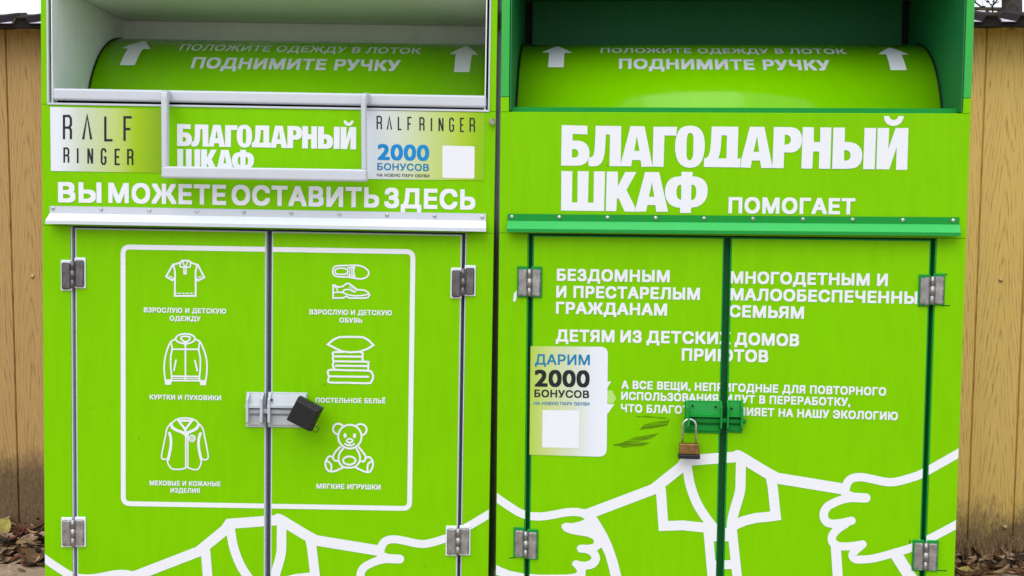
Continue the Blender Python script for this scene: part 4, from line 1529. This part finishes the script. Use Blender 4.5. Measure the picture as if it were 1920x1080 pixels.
# ---- recycling mark, mostly under the sticker
pr = Print()
pr.poly([RB.at(*p) for p in [(1132, 716), (1146, 715), (1139, 727), (1132, 727)]])
pr.poly([RB.at(*p) for p in [(1132, 757.5), (1152, 757.5), (1140, 775), (1132, 775)]])
lay(pr, 'recycling_mark', MT['print'], [PR['d0']], 0.0007)
pr = Print()
pr.poly([RB.at(*p) for p in [(1132, 734), (1147, 731), (1155.5, 747), (1150, 756.5), (1132, 756.5)]])
lay(pr, 'recycling_mark', MT['palegreen'], [PR['d0']], 0.00075)
# ---- scuffs beside the hasp
for pts in ([(1198, 806), (1208, 796), (1226, 791), (1250, 789), (1256, 784), (1252, 797), (1225, 803)],
            [(1166, 830), (1188, 820), (1212, 816), (1236, 811), (1222, 822), (1196, 828)],
            [(1147, 834), (1165, 830), (1200, 829), (1220, 830), (1206, 836), (1170, 839)],
            [(1192, 780), (1215, 779), (1250, 783), (1246, 786), (1215, 782.5), (1195, 782)]):
    pr = Print()
    pr.poly([RB.at(*p) for p in pts])
    lay(pr, 'scuff_mark', MT['scuff'], [PR['d0']], 0.0006)
# chipped white patch beside the upper left hinge
pr = Print()
pr.poly([RB.at(*p) for p in [(962, 564), (964, 550), (970, 543), (973, 545), (969, 556), (966, 566)]])
lay(pr, 'paint_chip', MT['print'], [PR['s0']], 0.0006)
for a, b in (((1766, 515), (1776, 514)), ((1766, 573), (1780, 573)), ((1748, 1069), (1775, 1070)), ((955, 1046), (965, 1045.5)), ((1706, 1012), (1706, 1022))):
    pr = Print()
    pr.stroke([RB.at(*a), RB.at(*b)], 1.6 * P8)
    lay(pr, 'paint_scratch', MT['shade_scratch'], [PR['s0'], PR['s1'], PR['d1']], 0.0006)


# ------------------------------------------------------------------ stickers
def sticker(B, root, outline, m, name='sticker', y=-0.0005, lift=0.0012):
    pr = Print()
    pr.poly(outline)
    bm = bmesh.new()
    f = bm.faces.new([bm.verts.new((p[0], y - lift, p[1])) for p in outline])
    r = bmesh.ops.extrude_face_region(bm, geom=[f])
    for v in r['geom']:
        if isinstance(v, bmesh.types.BMVert):
            v.co.y += 0.0006
    return link(name, bm, m, root)


def strokes_text(B, st, items, w, m, y):
    pr = Print()
    for pts, closed in items:
        pr.stroke([B.at(*p) for p in pts], w * P8, closed=closed, round_ends=False)
    lay(pr, 'lettering', m, [(st, None, y)], 0.0)


def thin_letters(spec):
    """thin spaced capitals: (letter, x0, x1, top, bottom) in photograph places"""
    out = []
    for ch, x0, x1, t, b in spec:
        f = lambda pts: [(x0 + (x1 - x0) * p[0], t + (b - t) * p[1]) for p in pts]
        if ch == 'R':
            out += [(f([(0, 1), (0, 0), (0.75, 0), (1, 0.12), (1, 0.38), (0.75, 0.5), (0.08, 0.5)]), False), (f([(0.75, 0.5), (1, 0.6), (1, 1)]), False)]
        elif ch == 'A':
            out += [(f([(0, 1), (0.5, 0.0), (1, 1)]), False)]
        elif ch == 'L':
            out += [(f([(0, 0), (0, 1), (1, 1)]), False)]
        elif ch == 'F':
            out += [(f([(0, 1), (0, 0), (1, 0)]), False), (f([(0.1, 0.5), (0.8, 0.5)]), False)]
        elif ch == 'I':
            out += [(f([(0.5, 0), (0.5, 1)]), False)]
        elif ch == 'N':
            out += [(f([(0, 1), (0, 0)]), False), (f([(0.02, 0), (0.98, 1)]), False), (f([(1, 1), (1, 0)]), False)]
        elif ch == 'G':
            out += [(f([(1, 0.22), (0.95, 0.08), (0.7, 0), (0.3, 0), (0, 0.12), (0, 0.88), (0.3, 1), (0.7, 1), (1, 0.88), (1, 0.55), (0.55, 0.55)]), False)]
        elif ch == 'E':
            out += [(f([(1, 0), (0, 0), (0, 1), (1, 1)]), False), (f([(0.1, 0.5), (0.85, 0.5)]), False)]
    return out


SY = -0.0017 - 0.0004
st = sticker(LB, fasciaL, [LB.at(*p) for p in [(96, 320.5), (309, 324.5), (308, 205), (94.5, 200.5)]], MT['grad_l'])
strokes_text(LB, st, thin_letters([('R', 120.5, 133.5, 217.5, 261), ('A', 156.5, 171.5, 217, 261.5), ('L', 198, 211.5, 218.5, 263), ('F', 234, 247.5, 220, 264)]), 4.3, MT['black'], SY)
strokes_text(LB, st, thin_letters([('R', 121, 129, 278, 305), ('I', 144.5, 148, 278, 306), ('N', 166, 173.5, 278.5, 306.5), ('G', 191, 198.5, 279.5, 307.5), ('E', 217, 225, 280.5, 308), ('R', 240.5, 249, 281, 309)]), 3.3, MT['black'], SY)
st = sticker(LB, fasciaL, [LB.at(*p) for p in [(681, 335.5), (908, 338.5), (909.5, 211.5), (681, 206.5)]], MT['grad_r'])
Lr = [('R', 118, 170, 187, 355), ('A', 246, 298, 190, 358), ('L', 386, 424, 192, 358), ('F', 508, 552, 200, 367), ('R', 660, 708, 205, 372), ('I', 796, 812, 207, 376), ('N', 902, 948, 207, 378), ('G', 1036, 1082, 210, 380), ('E', 1174, 1214, 212, 382), ('R', 1294, 1346, 213, 388)]
strokes_text(LB, st, thin_letters([(ch, 690 + a / 6.752, 690 + b / 6.752, 190.8 + t / 6.752, 189.8 + bt / 6.752) for ch, a, b, t, bt in Lr]), 2.6, MT['black'], SY)


def words_st(B, st, items, m, bold):
    for t, x0, y0, x1, y1, h in items:
        pr = Print()
        text_on(pr, t, B.at(x0, y0), B.at(x1, y1), h * P8, bold)
        lay(pr, 'lettering', m, [(st, None, SY)], 0.0)


words_st(LB, st, [('2000', 708, 299.8, 804.5, 301.8, 31)], MT['blue'], 0.030)
words_st(LB, st, [('БОНУСОВ', 707.5, 318.8, 804.2, 320.8, 13)], MT['teal'], 0.022)
words_st(LB, st, [('НА НОВУЮ ПАРУ ОБУВИ', 707, 330.8, 805, 332.8, 5.6)], MT['black'], 0.012)
bl_ = Print()
bl_.poly(rounded(LB, [(829.5, 273), (890, 274.5), (889.5, 335), (829.5, 333.5)], 3.5 * P8))
lay(bl_, 'white_square', MT['print'], [(st, None, SY)], 0.0)


def mixed_outline(B, corners):
    out = []
    n = len(corners)
    for i in range(n):
        x, y, r = corners[i]
        b = Vector(B.at(x, y))
        if r == 0:
            out.append(b)
            continue
        a, c = Vector(B.at(*corners[i - 1][:2])), Vector(B.at(*corners[(i + 1) % n][:2]))
        s, e = b + (a - b).normalized() * r * P8, b + (c - b).normalized() * r * P8
        for k in range(9):
            t = k / 8
            out.append((1 - t) ** 2 * s + 2 * t * (1 - t) * b + t * t * e)
    return out


st = sticker(RB, doorsR[0], mixed_outline(RB, [(992.8, 852.5, 0), (1137.5, 856.5, 16), (1139.8, 650.2, 14), (995, 649, 0)]), MT['grad_s'])
words_st(RB, st, [('ДАРИМ', 1003, 683.2, 1105.8, 684.4, 19.5)], MT['teal'], 0.018)
words_st(RB, st, [('2000', 1002.5, 724.6, 1105.5, 726, 33.5)], MT['black'], 0.030)
words_st(RB, st, [('БОНУСОВ', 1002, 744.2, 1104.5, 746.2, 14.2)], MT['black'], 0.026)
words_st(RB, st, [('НА НОВУЮ ПАРУ ОБУВИ', 1001, 758.8, 1105, 760.2, 6.2)], MT['teal'], 0.018)
bl_ = Print()
bl_.poly([RB.at(*p) for p in [(1016.5, 838.5), (1085.5, 840), (1086.5, 769.5), (1017.5, 768.5)]])
lay(bl_, 'white_square', MT['print'], [(st, None, SY)], 0.0)


# ------------------------------------------------------------------ litter at the foot of the fence
def leafy(name, col, col2, rough=0.7):
    m = mat(name, col, rough, 0.25)
    tc = N(m, 'ShaderNodeTexCoord').outputs['Object']
    L(m, ramp(m, noise(m, tc, 60, 5, 0.7), [(0.35, col2), (0.6, col)]), bsdf(m).inputs['Base Color'])
    return m


LEAF = [leafy('dead_leaf_brown', (0.16, 0.085, 0.04), (0.06, 0.03, 0.015)), leafy('dead_leaf_tan', (0.38, 0.26, 0.15), (0.2, 0.12, 0.06)),
        leafy('dead_leaf_dark', (0.045, 0.03, 0.022), (0.02, 0.012, 0.01)), leafy('dead_leaf_red', (0.17, 0.05, 0.025), (0.06, 0.02, 0.012)),
        leafy('bark_pink', (0.42, 0.29, 0.21), (0.18, 0.11, 0.075))]


def leaf_geo(bm, M4, ln, wd, curl, mi, nseg=6, serr=0.0):
    rows = []
    for i in range(nseg + 1):
        t = i / nseg
        w = wd * (math.sin(math.pi * min(1, t * 0.96 + 0.02)) ** 0.75) * (1 + serr * (random.random() - 0.5)) / 2
        x = (t - 0.5) * ln
        z = curl * ((t - 0.5) ** 2) * 4 * ln * 0.5
        rows.append([bm.verts.new(M4 @ Vector((x, s * w, z + abs(s) * curl * wd * 0.4))) for s in (-1, -0.4, 0, 0.4, 1)])
    for a, b in zip(rows, rows[1:]):
        for k in range(4):
            f = bm.faces.new([a[k], a[k + 1], b[k + 1], b[k]])
            f.material_index = mi
            f.smooth = True


bm = bmesh.new()
for _ in range(1500):
    left = random.random() < 0.55
    x = random.uniform(-2.75, -1.25) if left else random.uniform(1.25, 2.6)
    y = random.uniform(pave_y(x) - 0.10 + (0 if left else 0.05), fence_y(x) - 0.02)
    ln = random.choice((random.uniform(0.03, 0.07), random.uniform(0.05, 0.13)))
    zz = -0.05 + random.random() ** 1.8 * 0.055 * min(1, max(0.1, (y - pave_y(x)) / 0.15))
    Mx = Matrix.Translation((x, y, max(zz, 0.004 if y < pave_y(x) + 0.03 else -0.05))) @ Matrix.Rotation(random.uniform(-0.5, 0.5) + (0 if random.random() < 0.6 else random.uniform(0, 6.3)), 4, 'Z') @ Matrix.Rotation(random.uniform(-0.5, 0.5), 4, 'X') @ Matrix.Rotation(random.uniform(-0.25, 0.25), 4, 'Y')
    leaf_geo(bm, Mx, ln, ln * random.uniform(0.2, 0.6), random.uniform(-0.5, 0.7), random.choices(range(5), (5, 3.2, 2.0, 2.2, 3.4))[0], serr=0.5)
tag(link('leaf_litter', bm, LEAF, recalc=False), 'dead brown leaves and bark chips along the foot of the fence', kind='stuff')

# dry grass stems against the boards on the right
bm = bmesh.new()
for _ in range(420):
    x = random.gauss(2.0, 0.13)
    y = fence_y(x) - random.uniform(0.02, 0.10)
    h = random.uniform(0.03, 0.13)
    dx, dy = random.uniform(-0.6, 0.6) * h, random.uniform(-0.3, 0.1) * h
    w = random.uniform(0.001, 0.0022)
    p = [(x - w, y, -0.04), (x + w, y, -0.04), (x + dx * 0.5 + w * 0.7, y + dy * 0.5, h * 0.6 - 0.02), (x + dx * 0.5 - w * 0.7, y + dy * 0.5, h * 0.6 - 0.02)]
    v = [bm.verts.new(q) for q in p]
    bm.faces.new(v)
    bm.faces.new([v[3], v[2], bm.verts.new((x + dx * 1.2, y + dy, h - 0.02))])
tag(link('dry_grass', bm, leafy('straw', (0.36, 0.25, 0.13), (0.14, 0.08, 0.045)), recalc=False), 'tangle of dry straw against the fence foot', kind='stuff')


def single_leaf(name, px, py, y, ln, wd, rot, m, label, curl=0.25, tilt=0.9):
    p = at_y(px, py, y)
    bm = bmesh.new()
    leaf_geo(bm, Matrix.Identity(4), ln, wd, curl, 0, nseg=12, serr=0.12)
    tube(bm, [(-ln * 0.5, 0, curl * ln * 0.5), (-ln * 0.78, 0.004, curl * ln * 0.5)], 0.0012, seg=5)
    o = link(name, bm, m, recalc=False)
    o.matrix_world = Matrix.Translation(p) @ Matrix.Rotation(rot, 4, 'Y') @ Matrix.Rotation(tilt, 4, 'X')
    return tag(o, label, 'leaf', 'fallen leaves')


YEL = leafy('yellow_leaf', (0.50, 0.42, 0.10), (0.28, 0.25, 0.06))
GRN = leafy('green_leaf', (0.07, 0.20, 0.03), (0.035, 0.11, 0.02))
single_leaf('fallen_leaf', 9, 986, fence_y(-2) - 0.13, 0.078, 0.064, math.radians(-50), YEL, 'yellow round fallen leaf propped against the dirty foot of the left planks', 0.15, 1.3)
single_leaf('fallen_leaf', 1806, 1069, pave_y(1.7) - 0.01, 0.05, 0.022, math.radians(-22), YEL, 'yellow-green curled leaf on the slab edge beside the right container', 0.4, 0.9)
single_leaf('fallen_leaf', 1886, 1062, fence_y(1.8) - 0.06, 0.075, 0.026, math.radians(-8), GRN, 'dark green leaf lying beside the grey stone at the fence foot', 0.2, 1.0)
# grey stone in the corner
p = at_y(1917, 1077, fence_y(1.9) - 0.12)
bm = bmesh.new()
bmesh.ops.create_icosphere(bm, subdivisions=3, radius=1.0)
for v in bm.verts:
    n = v.co.normalized()
    k = 1 + 0.10 * math.sin(5 * n.x + 2) + 0.08 * math.sin(7 * n.z) + 0.06 * math.sin(9 * n.y + n.x * 4)
    v.co = Vector((n.x * 0.045 * k, n.y * 0.05 * k, max(-0.5, min(0.75, n.z * k)) * 0.045))
stone = link('stone', bm, leafy('grey_stone', (0.09, 0.09, 0.11), (0.05, 0.05, 0.06)))
stone.location = (p.x + 0.012, p.y, p.z - 0.012)
tag(stone, 'dark grey stone on the ground at the foot of the right planks', 'stone')

# ------------------------------------------------------------------ tree beyond the fence
BARK = leafy('tree_bark', (0.085, 0.075, 0.065), (0.03, 0.027, 0.024), 0.9)
TWIG = leafy('twig_bark', (0.10, 0.075, 0.055), (0.03, 0.022, 0.018), 0.9)
FOL = leafy('dull_foliage', (0.11, 0.105, 0.035), (0.045, 0.045, 0.02), 0.8)
ty = FENCE_Y + 1.3
tp = at_y(1899, 10, ty)
tree = empty('tree', Matrix.Translation((tp.x, ty, -0.05)), 'half bare tree with dark twigs rising behind the fence beside the right container', 'tree')
bm = bmesh.new()
tube(bm, [(0.05, 0, 0), (0.02, 0, 1.2), (0.0, 0, 2.3), (-0.02, 0.05, 3.4), (0.04, 0.1, 4.6)], 0.05, seg=10, radii=[0.075, 0.06, 0.050, 0.035, 0.015])
link('trunk', bm, BARK, tree)
bm = bmesh.new()
bl2 = bmesh.new()
rnd = random.Random(21)


def branch(p, d, ln, r, depth):
    pts, rad = [p], [r]
    n = 4
    for i in range(n):
        d = (d + Vector((rnd.uniform(-0.35, 0.35), rnd.uniform(-0.35, 0.35), rnd.uniform(-0.25, 0.3)))).normalized()
        p = p + d * ln / n
        pts.append(p)
        rad.append(r * (1 - 0.75 * (i + 1) / n))
        if depth > 0:
            for _ in range(2):
                dd = (d + Vector((rnd.uniform(-1, 1), rnd.uniform(-1, 1), rnd.uniform(-0.7, 0.8))) * 0.9).normalized()
                branch(p, dd, ln * rnd.uniform(0.4, 0.65), max(0.0016, rad[-1] * 0.55), depth - 1)
        elif rnd.random() < 0.85:
            M4 = Matrix.Translation(p) @ Matrix.Rotation(rnd.uniform(0, 6.3), 4, 'Z') @ Matrix.Rotation(rnd.uniform(0, 3.1), 4, 'X')
            leaf_geo(bl2, M4, rnd.uniform(0.018, 0.035), rnd.uniform(0.010, 0.018), 0.2, 0, nseg=2)
    tube(bm, pts, r, seg=4, radii=rad, cap=False)


for k in range(34):
    h = 1.9 + k * 0.05
    a = rnd.uniform(0, 6.28)
    if k < 26:
        a = math.pi + rnd.uniform(-0.7, 0.7)
    branch(Vector((0, 0, h)), Vector((math.cos(a), math.sin(a) * 0.7, 0.25)).normalized(), rnd.uniform(0.5, 0.8), 0.012, 2)
link('branches', bm, TWIG, tree, recalc=False)
link('foliage', bl2, FOL, tree, recalc=False)
